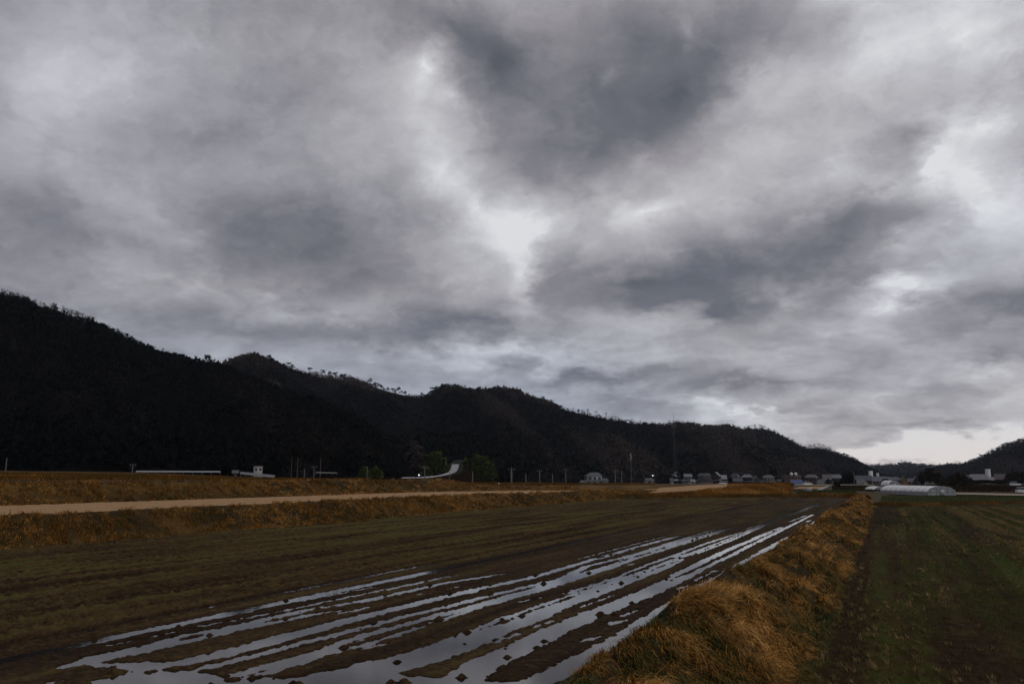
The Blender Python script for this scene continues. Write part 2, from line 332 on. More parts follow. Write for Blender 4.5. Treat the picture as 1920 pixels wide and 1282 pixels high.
RIDGES = [[(900,1181),(994,1146),(1040,1130),(1089,1112)],[(665,1202),(726,1184),(765,1174),(800,1165)],[(1190,1080),(1225,1067),(1272,1051)],[(1256,1088),(1288,1073),(1311,1062),(1355,1041),(1397,1023)],
 [(700,1104),(757,1093),(800,1085)],[(720,1125),(760,1115),(789,1108)],[(560,1148),(600,1141),(640,1134)],[(1120,1046),(1170,1033),(1215,1022)],[(1110,1066),(1160,1052),(1200,1041),(1250,1025)],
 [(690,1163),(742,1148),(790,1137)],[(1170,1058),(1209,1047),(1262,1031)],[(1100,1098),(1150,1081),(1200,1066)],[(1320,1030),(1362,1013),(1400,997)],[(960,1200),(1010,1180),(1050,1163)]]
HEAD = [(70,1290),(95,1277),(160,1276),(215,1270),(235,1258),(160,1250),(140,1243),(200,1240),(300,1238),(316,1253),(390,1261),(440,1272),(560,1269),(620,1258),(690,1236),(742,1262),(860,1274),(1010,1282),(990,1310),(80,1310)]
BUMPS = [(321,1188,.11),(596,1137,.1),(608,1151,.12),(645,1211,.13),(727,1184,.1),(820,1160,.13),(824,1158,.14),(812,1166,.09),(804,1170,.09),(891,1143,.1),(745,1238,.1),(876,1182,.12),(941,1158,.08),(979,1151,.11),(1018,1134,.07),
 (1070,1189,.14),(1021,1199,.1),(1007,1211,.1),(951,1229,.1),(865,1267,.12),(733,1276,.09),(757,1277,.14),(1126,1149,.16),(1184,1127,.1),(1165,1090,.12),(1019,1091,.14),(1298,1010,.12),(1307,1006,.12),(1104,1071,.12),(1196,1078,.08),
 (1305,1035,.09),(920,1102,.08),(700,1166,.08),(720,1156,.09),(903,1112,.06),(757,1146,.09),(473,1268,.10),(486,1266,.08),(424,1264,.08),(550,1277,.09),(560,1280,.1),(535,1158,.08),(510,1148,.1),(542,1166,.07),(800,1090,.16),(806,1094,.1),(1121,1105,.07),(1313,1103,.1),(1119,1041,.1),(1369,992,.1),(1327,1001,.1)]
nx1, nx2 = 460, 230
xs = np.concatenate([np.linspace(-34, -16.1, nx2), np.linspace(-16, -4.2, nx1)])
ny = 1050
sv = np.linspace(0, 1, ny)
X2 = np.tile(xs, (ny, 1)); YE = yend(X2)
Y2 = 6.5 * (YE / 6.5) ** sv[:, None]
wobx = (fbm(X2 * 1.1, Y2 * .9, 3, 3) - .5) * .10 + (fbm(X2 * 5, Y2 * 4, 3, 5) - .5) * .12 + (fbm(X2 * 14, Y2 * 9, 2, 6) - .5) * .10
sd = np.full(X2.shape, -9.0)
for pts, w0, w1 in STRIPS:
    p = np.array([PZ(x, y, 0)[:2] for x, y in pts]); o_ = np.argsort(p[:, 1]); p = p[o_]
    xc = np.interp(Y2, p[:, 1], p[:, 0]); ww = np.interp(Y2, [p[0, 1], p[-1, 1]], [w0, w1]) * .5
    d = ww - np.abs(X2 + wobx - xc) + (fbm(X2 * 3, Y2 * 1.3, 3, 9) - .5) * .06
    ex = np.maximum(p[0, 1] - Y2, Y2 - p[-1, 1])
    d = np.where(ex > 0, np.minimum(d, d - ex * .5), d); d = np.where(ex > 2, -9, d)
    sd = np.maximum(sd, d)
for pts in RIDGES:
    p = np.array([PZ(x, y, 0)[:2] for x, y in pts]); p = p[np.argsort(p[:, 1])]
    on = (Y2 > p[0, 1]) & (Y2 < p[-1, 1]); xc = np.interp(Y2, p[:, 1], p[:, 0])
    d = np.abs(X2 + wobx * .8 - xc) - .045 - (fbm(X2 * 6, Y2 * 3, 3, 19) - .5) * .14
    sd = np.where(on, np.minimum(sd, np.where(d < .25, d, 9)), sd)
hp = np.array([PZ(x, min(y, 1330), 0)[:2] for x, y in HEAD])
xo, yo = X2 + wobx, Y2 + (fbm(X2 * 2, Y2 * 2, 3, 31) - .5) * .4
near = Y2 < 13
ins = np.zeros(X2.shape, bool); dist = np.full(X2.shape, 9.0)
for i in range(len(hp)):
    a, b = hp[i], hp[(i + 1) % len(hp)]
    c = ((a[1] > yo) != (b[1] > yo)); ins ^= c & (xo < (b[0] - a[0]) * (yo - a[1]) / (b[1] - a[1] + 1e-12) + a[0])
    ab = b - a; tt = np.clip(((xo - a[0]) * ab[0] + (yo - a[1]) * ab[1]) / (ab @ ab), 0, 1)
    dist = np.minimum(dist, np.hypot(xo - a[0] - tt * ab[0], yo - a[1] - tt * ab[1]))
sdh = np.where(ins, dist, -dist)
isl = fbm(X2 * 1.1 + 3, Y2 * 1.6, 4, 77)
sdh = sdh - np.clip(isl - .66, 0, 1) * 5
sd = np.where(near, np.maximum(sd, sdh), sd)
rough = fbm(X2 * 7, Y2 * 7, 4, 21)
cl = fbm(X2 * 16, Y2 * 16, 2, 41)
z = np.clip(-(sd + .022 + .03 * sst(20, 50, Y2)) * .8, -.10, .018)
dry = sst(-12.5, -15, X2 + (fbm(X2 * 0 + 1, Y2 * .05, 2, 8) - .5) * 3)
trk = sum(np.exp(-((X2 - c0 - .4 * (fbm(Y2 * .05, Y2 * 0 + c0, 2, 4) - .5)) / w) ** 2) for c0, w in ((-14.6, .2), (-16.2, .16), (-17.6, .14), (-19.2, .15), (-20.6, .22), (-22.4, .14), (-24.0, .15), (-25.7, .2), (-27.4, .14), (-29.2, .16), (-13.4, .2)))
wet = sst(-.01, .05, sd)
z = z + ((rough - .5) * .10 + (cl - .5) * .05) * (1 - .7 * wet) * (.5 + 1.5 * dry) * (1 - .7 * sst(30, 80, Y2) * (1 - dry)) - trk * .07 + dry * .05 + .004 + dry * (fbm(X2 * 3.1 + .3 * fbm(X2 * .3, Y2 * .08, 2, 3), Y2 * .12, 3, 14) - .5) * .15
for (x, y, s) in BUMPS:
    c = PZ(x, y + 3, 0); s *= .48
    z = np.maximum(z, s * .95 * np.sqrt(np.clip(1.3 - np.hypot((X2 - c[0]) / s, (Y2 - c[1]) / s / 1.2) ** 2, 0, 2)) * (.45 + 1.0 * cl) - .01 * (np.hypot(X2 - c[0], Y2 - c[1]) > 2 * s))
# small clods strewn over the whole field
cs = RNG.uniform([-30, 7], [-5, 60], (900, 2)); zi = z
for cx, cy in cs:
    s = RNG.uniform(.03, .075); j0, j1 = np.searchsorted(xs, [cx - .2, cx + .2])
    i0 = int(np.clip(np.searchsorted(Y2[:, j0], cy - .2) , 0, ny - 1)); i1 = int(np.clip(np.searchsorted(Y2[:, j0], cy + .25), 0, ny))
    if i1 > i0 and j1 > j0 and (z[i0, j0] > -.005 or s < .045):
        q = np.hypot(X2[i0:i1, j0:j1] - cx, Y2[i0:i1, j0:j1] - cy) / s
        z[i0:i1, j0:j1] += s * .8 * np.clip(1.2 - q * q, 0, 1.2)
strk = fbm(X2 * 3.1 + .3 * fbm(X2 * .3, Y2 * .08, 2, 3), Y2 * .12, 3, 14) - .5
tint = .30 + .12 * dry + (fbm(X2 * .8, Y2 * .25, 4, 51) - .5) * .5 - trk * .35 + sst(0, .05, z) * .12 + strk * 1.0 * (.75 + .5 * dry) + (cl - .5) * .35
tint = tint + .3 * dry * np.clip(fbm(X2 * .5, Y2 * .12, 3, 61) - .55, 0, 1) * 2.5
tint = np.where(sd > -.02, tint - .1, tint)
make('mud_field', np.stack([X2, Y2, z], -1), grid(nx1 + nx2, ny), M['mud'], smooth=True, att={'tint': tint.ravel()})['kind'] = 'structure'
WP = [(-17, 6), (-4.3, 6), (-4.3, 120), (-17, 118)]
make('water', [(a, b, 0.0) for a, b in WP], [(0, 1, 2, 3)], M['water'])['kind'] = 'structure'

# ------------------------------------------------------------------ blades of grass
def blades(P, lean, L, Wd, tint, seg=3, droop=1.0, jit=.5, name='grass', m=None):
    """P (n,3) roots; lean (n,2) direction; builds tapering, curving strips."""
    n = len(P); L = np.broadcast_to(L, n) * RNG.uniform(.6, 1.25, n); Wd = np.broadcast_to(Wd, n)
    ang = np.arctan2(lean[:, 1], lean[:, 0]) + RNG.normal(0, jit, n); dx, dy = np.cos(ang), np.sin(ang)
    l0 = RNG.uniform(.1, .6, n) * droop
    side = np.stack([-dy, dx, RNG.uniform(-.3, .3, n)], 1) * (Wd / 2)[:, None]
    pts = []; p = P.copy(); a = l0
    for k in range(seg + 1):
        pts.append(p.copy())
        st = L / seg; p = p + np.stack([dx * np.sin(a) * st, dy * np.sin(a) * st, np.cos(a) * st], 1)
        a = a + droop * RNG.uniform(.25, .75, n)
    V = []; 
    for k in range(seg + 1):
        w = (1 - k / seg) ** .6 if k < seg else .05
        V.append(pts[k] - side * w); V.append(pts[k] + side * w)
    V = np.stack(V, 1)                                         # n, 2(seg+1), 3
    b = np.arange(n)[:, None] * 2 * (seg + 1)
    F = np.concatenate([b + np.array([[2 * k, 2 * k + 1, 2 * k + 3, 2 * k + 2]]) for k in range(seg)], 0)
    t = np.repeat(tint, 2 * (seg + 1))
    return V.reshape(-1, 3), F, t
def join(parts):
    Vs, Fs, Ts = [], [], []; o = 0
    for V, F, t in parts: Vs.append(V); Fs.append(F + o); Ts.append(t); o += len(V)
    return np.concatenate(Vs), np.concatenate(Fs), np.concatenate(Ts)

# ------------------------------------------------------------------ levee between flooded field and right field
LX = np.array([-4.72, -4.52, -4.32, -4.10, -3.8, -3.2, -2.6, -2.1, -1.75, -1.5])
LZ = np.array([-.12, .02, .22, .30, .24, -.06, -.42, -.72, -.86, -.95])
def levee(X, Y):
    zz = np.interp(X + .25 * np.sin(Y * .23) * 0, LX, LZ)
    m_ = np.sin(np.clip((X + 4.8) / 3.3, 0, 1) * math.pi)
    lump = (fbm(X * .7, Y * .30, 3, 91) - .5) * 1.3 + (fbm(X * 1.6, Y * 1.3, 3, 93) - .5) * .42
    return zz + lump * m_
lx = np.linspace(-4.72, -1.5, 60); ly = np.geomspace(5, 126, 420)
GX, GY = np.meshgrid(lx, ly)
make('levee', np.stack([GX, GY, levee(GX, GY)], -1), grid(60, 420), M['turf'], smooth=True, att={'tint': (fbm(GX, GY * .5, 4, 5) - .1).ravel()})['kind'] = 'structure'
def tussocks(P0, nb, rad, ln0, fz, L, w, t0, seg=3, droop=1.0, tn=.15, cap=None):
    """P0 (n,2) tussock centres; every tussock is a shock of blades with its own lie and colour"""
    n = len(P0); c = np.repeat(np.arange(n), nb); m_ = len(c)
    off = RNG.normal(0, 1, (m_, 2)) * rad * .5; XY = P0[c] + off
    ln = ln0[c] + off / rad * .55; Lc = (L * RNG.uniform(.65, 1.3, n))[c]
    t = (t0 + RNG.normal(0, .16, n))[c] + RNG.normal(0, tn, m_) + np.where(RNG.uniform(0, 1, m_) < .10, .3, 0)
    Z = fz(XY[:, 0], XY[:, 1]) - .02
    return blades(np.stack([XY[:, 0], XY[:, 1], Z], 1), ln, Lc, w, np.clip(t, 0, 1), seg, droop, .38)
def levee_grass():
    out = []
    for y0, y1, dt, nb, L, w in ((6.0, 13, 30, 40, .38, .014), (13, 22, 26, 32, .36, .018), (22, 36, 17, 26, .35, .022), (36, 62, 10, 18, .36, .04), (62, 126, 5, 14, .38, .07)):
        n = int((y1 - y0) * 3.0 * dt)
        X = RNG.uniform(-4.42, -1.75, n); Y = RNG.uniform(y0, y1, n)
        hol = fbm(X * .8, Y * .45, 3, 101)
        keep = RNG.uniform(0, 1, n) < sst(.30 - .14 * sst(22, 12, Y), .44 - .14 * sst(22, 12, Y), hol) * .85 + .15; X, Y = X[keep], Y[keep]; n = len(X)
        ln = np.stack([.9 + 1.8 * (fbm(X * .9, Y * .6, 2, 111) - .5), -.35 + 3.2 * (fbm(X * .8, Y * .5, 2, 113) - .5)], 1)
        ln[X < -4.15] *= np.array([.15, .9])
        gp = fbm(X * .6 + 5, Y * .25, 3, 121)
        green = sst(.53, .65, gp) * sst(40, 14, Y) * .75 + .15 * sst(.5, .6, gp)
        hl = fbm(X * .7, Y * .30, 3, 91)
        green = np.maximum(green, .8 * sst(.46, .36, hl))  # hollows: their shade is painted into the blades as dark green
        t = .68 + (hl - .5) * .5 - .40 * green + (fbm(X * 1.2, Y * .8, 2, 131) - .5) * .8 + (fbm(X * .5, Y * .25, 2, 133) - .5) * .5 - .14 * sst(-3.8, -2.0, X)  # lump term in the tint paints low spots darker, as if shaded
        dd = np.where(X < -4.1, .55, 1.0)
        out.append(tussocks(np.stack([X, Y], 1), nb, .11 if y0 < 30 else .2, ln, levee, L * dd, w, t, 3, 1.5))
    return join(out)
V, F, t_ = levee_grass()
tag(make('levee_grass', V, F, M['grass'], att={'tint': t_}), 'long orange and green dry grass drooping over the levee beside the flooded field', 'grass', kind='stuff')

# ------------------------------------------------------------------ right field: soil, sprouts, stubble, puddles
def rightz(X, Y): return -.80 + (fbm(X * 6, Y * 6, 4, 201) - .5) * .15 + (fbm(X * 1.2, Y * .5, 2, 205) - .5) * .05 + .01 * np.sin(X * 2 * math.pi / .9)
yendr = lambda X: 117 + (X + 2) * .9
ax_ = np.concatenate([np.linspace(-1.95, 10, 280), np.linspace(10.2, 60, 90)]); s_ = np.linspace(0, 1, 420)
AX = np.tile(ax_, (420, 1)); AY = 7.0 * (yendr(AX) / 7.0) ** s_[:, None]
AZ = rightz(AX, AY) - .05 * sst(-.2, -1.6, AX) * sst(50, 20, AY)
puds = [(1560,1148,.13),(1575,1152,.16),(1553,1170,.07),(1566,1171,.08),(1649,1178,.1),(1566,1121,.1),(1572,1119,.09),(1645,1219,.09),(1656,1211,.09),(1643,1224,.08),(1620,1211,.06),(1610,1060,.10),(1618,1036,.12),(1622,1040,.1),(1614,1028,.09),(1880,1056,.11),(1862,1040,.1),(1600,1130,.06)]
for x, y, s in puds:
    c = PZ(x, y, -.86); AZ -= .2 * np.exp(-(((AX - c[0]) / s) ** 2 + ((AY - c[1]) / (s * 1.2)) ** 2)) * (.6 + .8 * fbm(AX * 9, AY * 9, 2, 3))
wp = np.stack([[np.interp(0, [0], [a]) for a in (-1.9, 3.5, 6.5, -1.9)], [7, 7, 60, 60]], 1)
gb = fbm(AX * .45, AY * .08, 4, 211)
rgreen = sst(-1.5, 1.2, AX + 3 * (fbm(AX * .3, AY * .05, 2, 213) - .5))
tintr = .22 + .30 * rgreen + (gb - .5) * .55 + (fbm(AX * 2.2, AY * 1.5, 4, 215) - .5) * .5 + (fbm(AX * 2.0, AY * .05, 3, 216) - .5) * .9
make('right_field', np.stack([AX, AY, AZ], -1), grid(370, 420), M['soil'], smooth=True, att={'tint': tintr.ravel()})['kind'] = 'structure'
make('puddle_water', [(-1.9, 7, -.905), (9, 7, -.905), (9, 60, -.905), (-1.9, 60, -.905)], [(0, 1, 2, 3)], M['water'])['kind'] = 'structure'
M['sprout'] = mat('sprout_blade', [(0, (.016, .030, .005)), (.35, (.038, .062, .010)), (.6, (.08, .072, .016)), (.8, (.13, .09, .03)), (1, (.28, .19, .09))], .5, 2, .85, .15, attr='tint')
def right_grass():
    out = []
    for y0, y1, dens, L, w in ((11, 20, 1500, .06, .007), (20, 35, 620, .065, .013), (35, 65, 190, .07, .03), (65, 118, 60, .08, .07)):
        xm = min(.62 * y1 + 2, 45); n = int((y1 - y0) * (xm + 2) * dens * .62)
        X = RNG.uniform(-1.9, xm, n); Y = RNG.uniform(y0, y1, n)
        vis = X < .58 * Y + 1.0; X, Y = X[vis], Y[vis]
        g = fbm(X * .6, Y * .18, 3, 211); k = .55 * fbm(X * 3.5, Y * 3.5, 2, 217) + .45 * fbm(X * 3.3, Y * .07, 2, 218)
        pr = sst(-1.6, 1.5, X) * sst(.32, .52, g) * sst(.40, .56, k) + .22
        kp = RNG.uniform(0, 1, len(X)) < pr; X, Y = X[kp], Y[kp]; n = len(X)
        th_ = RNG.uniform(0, 6.28, n)
        gm = sst(-1.6, 1.5, X) * sst(.32, .52, fbm(X * .6, Y * .18, 3, 211)) * sst(.38, .5, fbm(X * 3.3, Y * .07, 2, 218))
        t = .32 + .33 * (1 - gm) + RNG.normal(0, .14, n) + (fbm(X * .8, Y * .2, 2, 219) - .5) * .4
        out.append(blades(np.stack([X, Y, rightz(X, Y) - .01], 1), np.stack([np.cos(th_), np.sin(th_)], 1), L, w, np.clip(t, 0, 1), 1, .8, 3))
    # stubble clumps of last year's rice
    nt_ = 10500; X = RNG.uniform(-1.8, 34, nt_); Y = 11 * (118 / 11) ** RNG.uniform(0, 1, nt_)
    kp = (X < .58 * Y + 1) & (RNG.uniform(0, 1, nt_) < sst(.42, .62, fbm(X * .35, Y * .12, 3, 231)) * .85 + .12); X, Y = X[kp], Y[kp]
    X = np.round(X / .3) * .3 + RNG.normal(0, .05, len(X))
    k = 16; Xb = np.repeat(X, k) + RNG.normal(0, .035, len(X) * k); Yb = np.repeat(Y, k) + RNG.normal(0, .05, len(X) * k)
    th_ = RNG.uniform(0, 6.28, len(Xb)); ww = np.clip(.0007 * Yb, .009, .06)
    tt = np.repeat(RNG.uniform(.66, .95, len(X)), k) + RNG.normal(0, .06, len(Xb))
    out.append(blades(np.stack([Xb, Yb, rightz(Xb, Yb) - .01], 1), np.stack([np.cos(th_), np.sin(th_)], 1), .13, ww, np.clip(tt, 0, 1), 2, 1.1, 3))
    # pale dry rows far right
    n = 95000; Y = RNG.uniform(28, 118, n); X = RNG.choice([6.2, 6.7, 7.2, 8.4, 9.8, 11.5, 12.1, 12.8, 14.6, 16, 18.2, 21, 24, 3.0, 1.2], n) + RNG.normal(0, .2, n)
    th_ = RNG.uniform(0, 6.28, n); kp = fbm(X * .8, Y * .12, 3, 241) > np.where(X > 5.5, .38, .55); X, Y, th_ = X[kp], Y[kp], th_[kp]
    out.append(blades(np.stack([X, Y, rightz(X, Y) - .01], 1), np.stack([np.cos(th_), np.sin(th_)], 1), .09, .045, np.clip(RNG.normal(.9, .08, len(X)), 0, 1), 1, 1.1, 3))
    return join(out)
V, F, t_ = right_grass()
tag(make('field_grass', V, F, M['sprout'], att={'tint': t_}), 'low green sprouts and tan stubble clumps on the dark field right of the levee', 'grass', kind='stuff')

# sparse stubble and weeds on the drier part of the flooded field
n = 52000; X = RNG.uniform(-31.5, -5.2, n); Y = 8 * (110 / 8) ** RNG.uniform(0, 1, n) ** .8
ok = (X > -1.57 * Y - 1) & (Y < yend(X) - 1); X, Y = X[ok], Y[ok]
iy = np.clip((np.log(Y / 6.5) / np.log(yend(X) / 6.5) * (ny - 1)).astype(int), 0, ny - 1); ix = np.clip(np.searchsorted(xs, X), 0, len(xs) - 1)
Zs = z[iy, ix]; ok = (Zs > .012) & (RNG.uniform(0, 1, len(X)) < .12 + .95 * sst(.4, .6, fbm(X * .6, Y * .2, 3, 251))); X, Y, Zs = X[ok], Y[ok], Zs[ok]
k = 3; Xb = np.repeat(X, k) + RNG.normal(0, .04, len(X) * k); Yb = np.repeat(Y, k) + RNG.normal(0, .06, len(X) * k); Zb = np.repeat(Zs, k)
th_ = RNG.uniform(0, 6.28, len(Xb))
V, F, t_ = blades(np.stack([Xb, Yb, Zb - .015], 1), np.stack([np.cos(th_), np.sin(th_)], 1), .055, np.clip(.0006 * Yb, .007, .05), np.clip(RNG.normal(.42, .16, len(Xb)) + .12 * (Xb < -14) * 0, 0, 1), 1, 1.2, 3)
tag(make('field_weeds', V, F, M['sprout'], att={'tint': t_}), 'sparse short weeds and straw bits over the muddy furrows of the flooded field', 'weeds', kind='stuff')

# ------------------------------------------------------------------ left terraces: lower bank, stubble strip, upper bank
def terr(X, Y):
    w = (fbm(Y * .12, Y * 0, 3, 301) - .5) * .7
    h1 = np.interp(Y, [0, 70, 95, 112, 130], [1.35, 1.35, 1.2, .85, .85]); h2 = np.interp(Y, [0, 84, 93, 120, 135], [2.60, 2.58, 1.75, 1.45, 1.35])
    h3 = np.interp(Y, [0, 40, 84, 93, 120, 135], [2.75, 2.7, 2.62, 1.85, 1.5, 1.4])
    z1 = h1 * sst(-32.2, -35.0, X + w)
    z2 = (h2 - h1) * sst(-46.2, -48.8, X + w * .6); z3 = (h3 - h2) * sst(-50, -60, X)
    sl = np.exp(-((X + 33.6) / 1.3) ** 2) + .7 * np.exp(-((X + 47.6) / 1.2) ** 2)
    return z1 + z2 + z3 + (fbm(X * 1.3, Y * .6, 3, 311) - .5) * .35 * sl + (fbm(X * 4, Y * 4, 3, 313) - .5) * .08
tx = np.concatenate([np.linspace(-64, -50, 20), np.linspace(-49.6, -45.6, 26), np.linspace(-45.2, -36, 24), np.linspace(-35.6, -31.9, 30)])
ty = np.geomspace(9, 128, 380); TX, TY = np.meshgrid(tx, ty); TZ = terr(TX, TY)
FG = grid(len(tx), len(ty)); cx = TX.ravel()[FG].mean(1); cy = TY.ravel()[FG].mean(1)
front = -35.0 - (fbm(cy * .3, cy * 0, 3, 321) - .5) * .8; back = np.interp(cy, [0, 80, 94, 104], [-46.2, -45.4, -43.0, -38])
tan = (cx < front) & (cx > back) & (cy < 104)
VT = np.stack([TX, TY, TZ], -1).reshape(-1, 3)
att = {'tint': (fbm(TX * .5, TY * .3, 4, 331) + .05).ravel()}
def submesh(name, V, F, m, att=None):
    u, inv = np.unique(F.ravel(), return_inverse=True)
    return make(name, V[u], inv.reshape(F.shape), m, smooth=True, att={k: v[u] for k, v in (att or {}).items()})
submesh('stubble_field', VT, FG[tan], M['straw'])['kind'] = 'structure'
submesh('terrace_bank', VT, FG[~tan], M['turf'], att)['kind'] = 'structure'
def bank_grass(zones, fz, dirn, seed, base_t=.62, L0=.36):
    out = []
    for x0, x1, y0, y1, dt, nb, L, w in zones:
        n = int((x1 - x0) * (y1 - y0) * dt); X = RNG.uniform(x0, x1, n); Y = RNG.uniform(y0, y1, n)
        h = fbm(X * .6, Y * .35, 3, seed); kp = RNG.uniform(0, 1, n) < sst(.22, .42, h) * .6 + .4; X, Y = X[kp], Y[kp]; n = len(X)
        ln = np.stack([dirn[0] + 2.2 * (fbm(X * .5, Y * .4, 2, seed + 1) - .5), dirn[1] + 2.8 * (fbm(X * .5, Y * .4, 2, seed + 2) - .5)], 1)
        t = base_t + (fbm(X * .4, Y * .25, 3, seed + 3) - .5) * .8 + (fbm(X * 2, Y * 1.5, 2, seed + 4) - .5) * .3
        out.append(tussocks(np.stack([X, Y], 1), nb, .22, ln, fz, L, w, t, 3, 1.4))
    return join(out)
V, F, t_ = bank_grass([(-35.0, -32.2, 12, 34, 10, 20, .32, .026), (-35.0, -32.2, 34, 60, 9, 16, .32, .04), (-35.0, -32.2, 60, 128, 6, 12, .32, .07)], terr, (1., -.2), 401, .60)
tag(make('lower_bank_grass', V, F, M['grass'], att={'tint': t_}), 'brown tussocky grass on the bank left of the flooded field, below the straw strip', 'grass', kind='stuff')
V, F, t_ = bank_grass([(-49.4, -46.0, 18, 55, 6, 14, .36, .045), (-49.4, -45.6, 55, 128, 4, 10, .36, .075), (-45.6, -36, 96, 128, 2, 9, .3, .08)], terr, (1., -.2), 421, .68)
tag(make('upper_bank_grass', V, F, M['grass'], att={'tint': t_}), 'orange dry grass on the upper bank behind the straw strip', 'grass', kind='stuff')

# ------------------------------------------------------------------ lofts from measured lines
def resample(L, n):
    L = np.array(L, float); t = np.linspace(0, 1, n); s = np.linspace(0, 1, len(L))
    return np.stack([np.interp(t, s, L[:, i]) for i in range(3)], 1)
def loft(rows, n=60, sub=6, amp=.05, f=.5, seed=0):
    Rw = [resample(r, n) for r in rows]; out = []
    for a, b in zip(Rw[:-1], Rw[1:]):
        for k in range(sub): out.append(a + (b - a) * k / sub)
    out.append(Rw[-1]); G = np.array(out); G[..., 2] += (fbm(G[..., 0] * f, G[..., 1] * f, 3, seed) - .5) * amp
    return G
def zrow(pts): return [PZ(x, y, z) for x, y, z in pts]
def drow(pts): return [PD(x, y, D) for x, y, D in pts]

# second straw terrace beyond the flooded field
foot = zrow([(1120,938,-.1),(1195,935,0),(1240,933.5,0),(1300,932.5,0),(1340,932,0),(1400,931,0),(1440,930,0),(1470,926,-.05),(1489,921,-.1)])
crest = zrow([(1110,930,.1),(1180,927,.25),(1240,925,.5),(1300,921.5,.85),(1335,916,1.1),(1395,911,1.4),(1430,908,1.5),(1470,905.2,1.6),(1482,909,1.2)])
mid = zrow([(1090,922,.5),(1170,919,.7),(1235,915,1.0),(1300,911,1.3),(1345,909.5,1.4),(1390,908,1.5),(1430,907,1.55),(1465,904.9,1.65),(1484,907,1.1)])
bk = zrow([(1030,908,1.4),(1150,908,1.4),(1240,906.7,1.5),(1300,907,1.45),(1350,906.4,1.55),(1390,906.2,1.6),(1430,905.6,1.65),(1462,904.6,1.7),(1488,905,.6)])
far = [q + np.array([q[0], q[1], 0]) * .35 + np.array([0, 0, -2.6]) for q in bk]
G2 = loft([foot, crest, mid, bk, far], 120, 8, .10, .6, 31); nT = 120
FG2 = grid(nT, len(G2)); r_ = (np.arange(len(FG2)) // (nT - 1)); c_ = np.arange(len(FG2)) % (nT - 1) / (nT - 1)
G2v = G2.reshape(-1, 3)
tan2 = (r_ >= 8) & (r_ < 16 + 6 * sst(.25, .6, c_)) & (c_ > .13) & (c_ < .83)
submesh('far_stubble_field', G2v, FG2[tan2], M['straw'])['kind'] = 'structure'
submesh('far_terrace_bank', G2v, FG2[~tan2], M['turf'], {'tint': fbm(G2v[:, 0] * .3, G2v[:, 1] * .2, 3, 9) + .3})['kind'] = 'structure'
def loft_grass(G, rows, n, L, w, seed, bt=.62, crange=(0, 1)):
    r = RNG.uniform(rows[0], rows[1], n); c = RNG.uniform(crange[0], crange[1], n) * (G.shape[1] - 1.01)
    i = r.astype(int); j = c.astype(int); fi = (r - i)[:, None]; fj = (c - j)[:, None]
    P = G[i, j] * (1 - fi) * (1 - fj) + G[i + 1, j] * fi * (1 - fj) + G[i, j + 1] * (1 - fi) * fj + G[i + 1, j + 1] * fi * fj
    ln = np.stack([.6 + RNG.normal(0, .5, n), -.5 + RNG.normal(0, .5, n)], 1)
    t = bt + (fbm(P[:, 0] * .25, P[:, 1] * .15, 3, seed) - .5) * .7 + RNG.normal(0, .1, n)
    return blades(P, ln, L, w, np.clip(t, 0, 1), 2, 1.0, .5)
pts_ = [loft_grass(G2, (0, 8), 15000, .34, .08, 501, .66), loft_grass(G2, (8, 31), 6000, .22, .08, 503, .55, (.55, 1))]
V, F, t_ = join(pts_)
tag(make('far_bank_grass', V, F, M['grass'], att={'tint': t_}), 'orange grass on the bank at the far end of the flooded field', 'grass', kind='stuff')

# berms that close the two fields
def berm(name, pts, w, h, gname, label, n, seed):
    P = resample(pts, 160); d = np.gradient(P, axis=0); nrm = np.stack([-d[:, 1], d[:, 0], 0 * d[:, 0]], 1); nrm /= np.linalg.norm(nrm, axis=1)[:, None]
    rows = []
    for s, hh in ((-1, -.25), (-.75, .35), (-.3, 1), (.3, 1), (.8, .4), (1.2, -.25)):
        q = P + nrm * s * w; q[:, 2] += hh * h * (.8 + .5 * fbm(P[:, 0] * .3, P[:, 1] * .3, 2, seed)); rows.append(q)
    G = np.array(rows); 
    make(name, G, grid(160, 6), M['turf'], smooth=True, att={'tint': fbm(G[..., 0] * .4, G[..., 1] * .4, 3, seed).ravel()})['kind'] = 'structure'
    V, F, t_ = loft_grass(G, (0, 4.9), n, .30, .07, seed, .5)
    tag(make(gname, V, F, M['grass'], att={'tint': t_}), label, 'grass', kind='stuff')
berm('field_end_berm', zrow([(1100,936,.0),(1200,934.5,0),(1300,934,0),(1400,933.2,0),(1480,932.2,0),(1590,932,0),(1625,934,-.1)]), 1.5, .42, 'berm_grass', 'low band of rusty grass closing the far end of the flooded field', 8000, 611)
berm('ditch_edge', zrow([(1640,948,-.8),(1700,948,-.8),(1790,946.5,-.8),(1860,945,-.8),(1960,943,-.8)]), .8, .24, 'ditch_grass', 'dark grass along the ditch crossing the right field before the greenhouses', 2600, 613)

# beds of ground beyond: green field, brown fields, lanes
def patch(name, pts, m, z=None, seed=1, kind='structure'):
    """pts: near row then far row, each (x, y, z)"""
    G = loft([zrow(pts[0]), zrow(pts[1])], 40, 14, .06, .6, seed)
    o = make(name, G, grid(40, 15), m, smooth=True); o['kind'] = kind; return G
GFF = patch('far_green_field', ([(1487,930,.03),(1600,930.5,.0)], [(1500,918.5,.05),(1606,918,.02)]), M['green'], seed=3)
patch('far_brown_field', ([(1480,918.5,.06),(1640,918,.0)], [(1484,909,.02),(1640,909,-.25)]), M['ground'], seed=4)
GRF = patch('right_green_field', ([(1640,947,-.7),(2300,935,-.7)], [(1640,929.5,-.74),(2300,921,-.74)]), M['green'], seed=5)
patch('lane_stubble', ([(1484,916,.12),(1540,915.6,.12)], [(1498,912.5,.10),(1551,911.8,.10)]), M['straw'], seed=6)
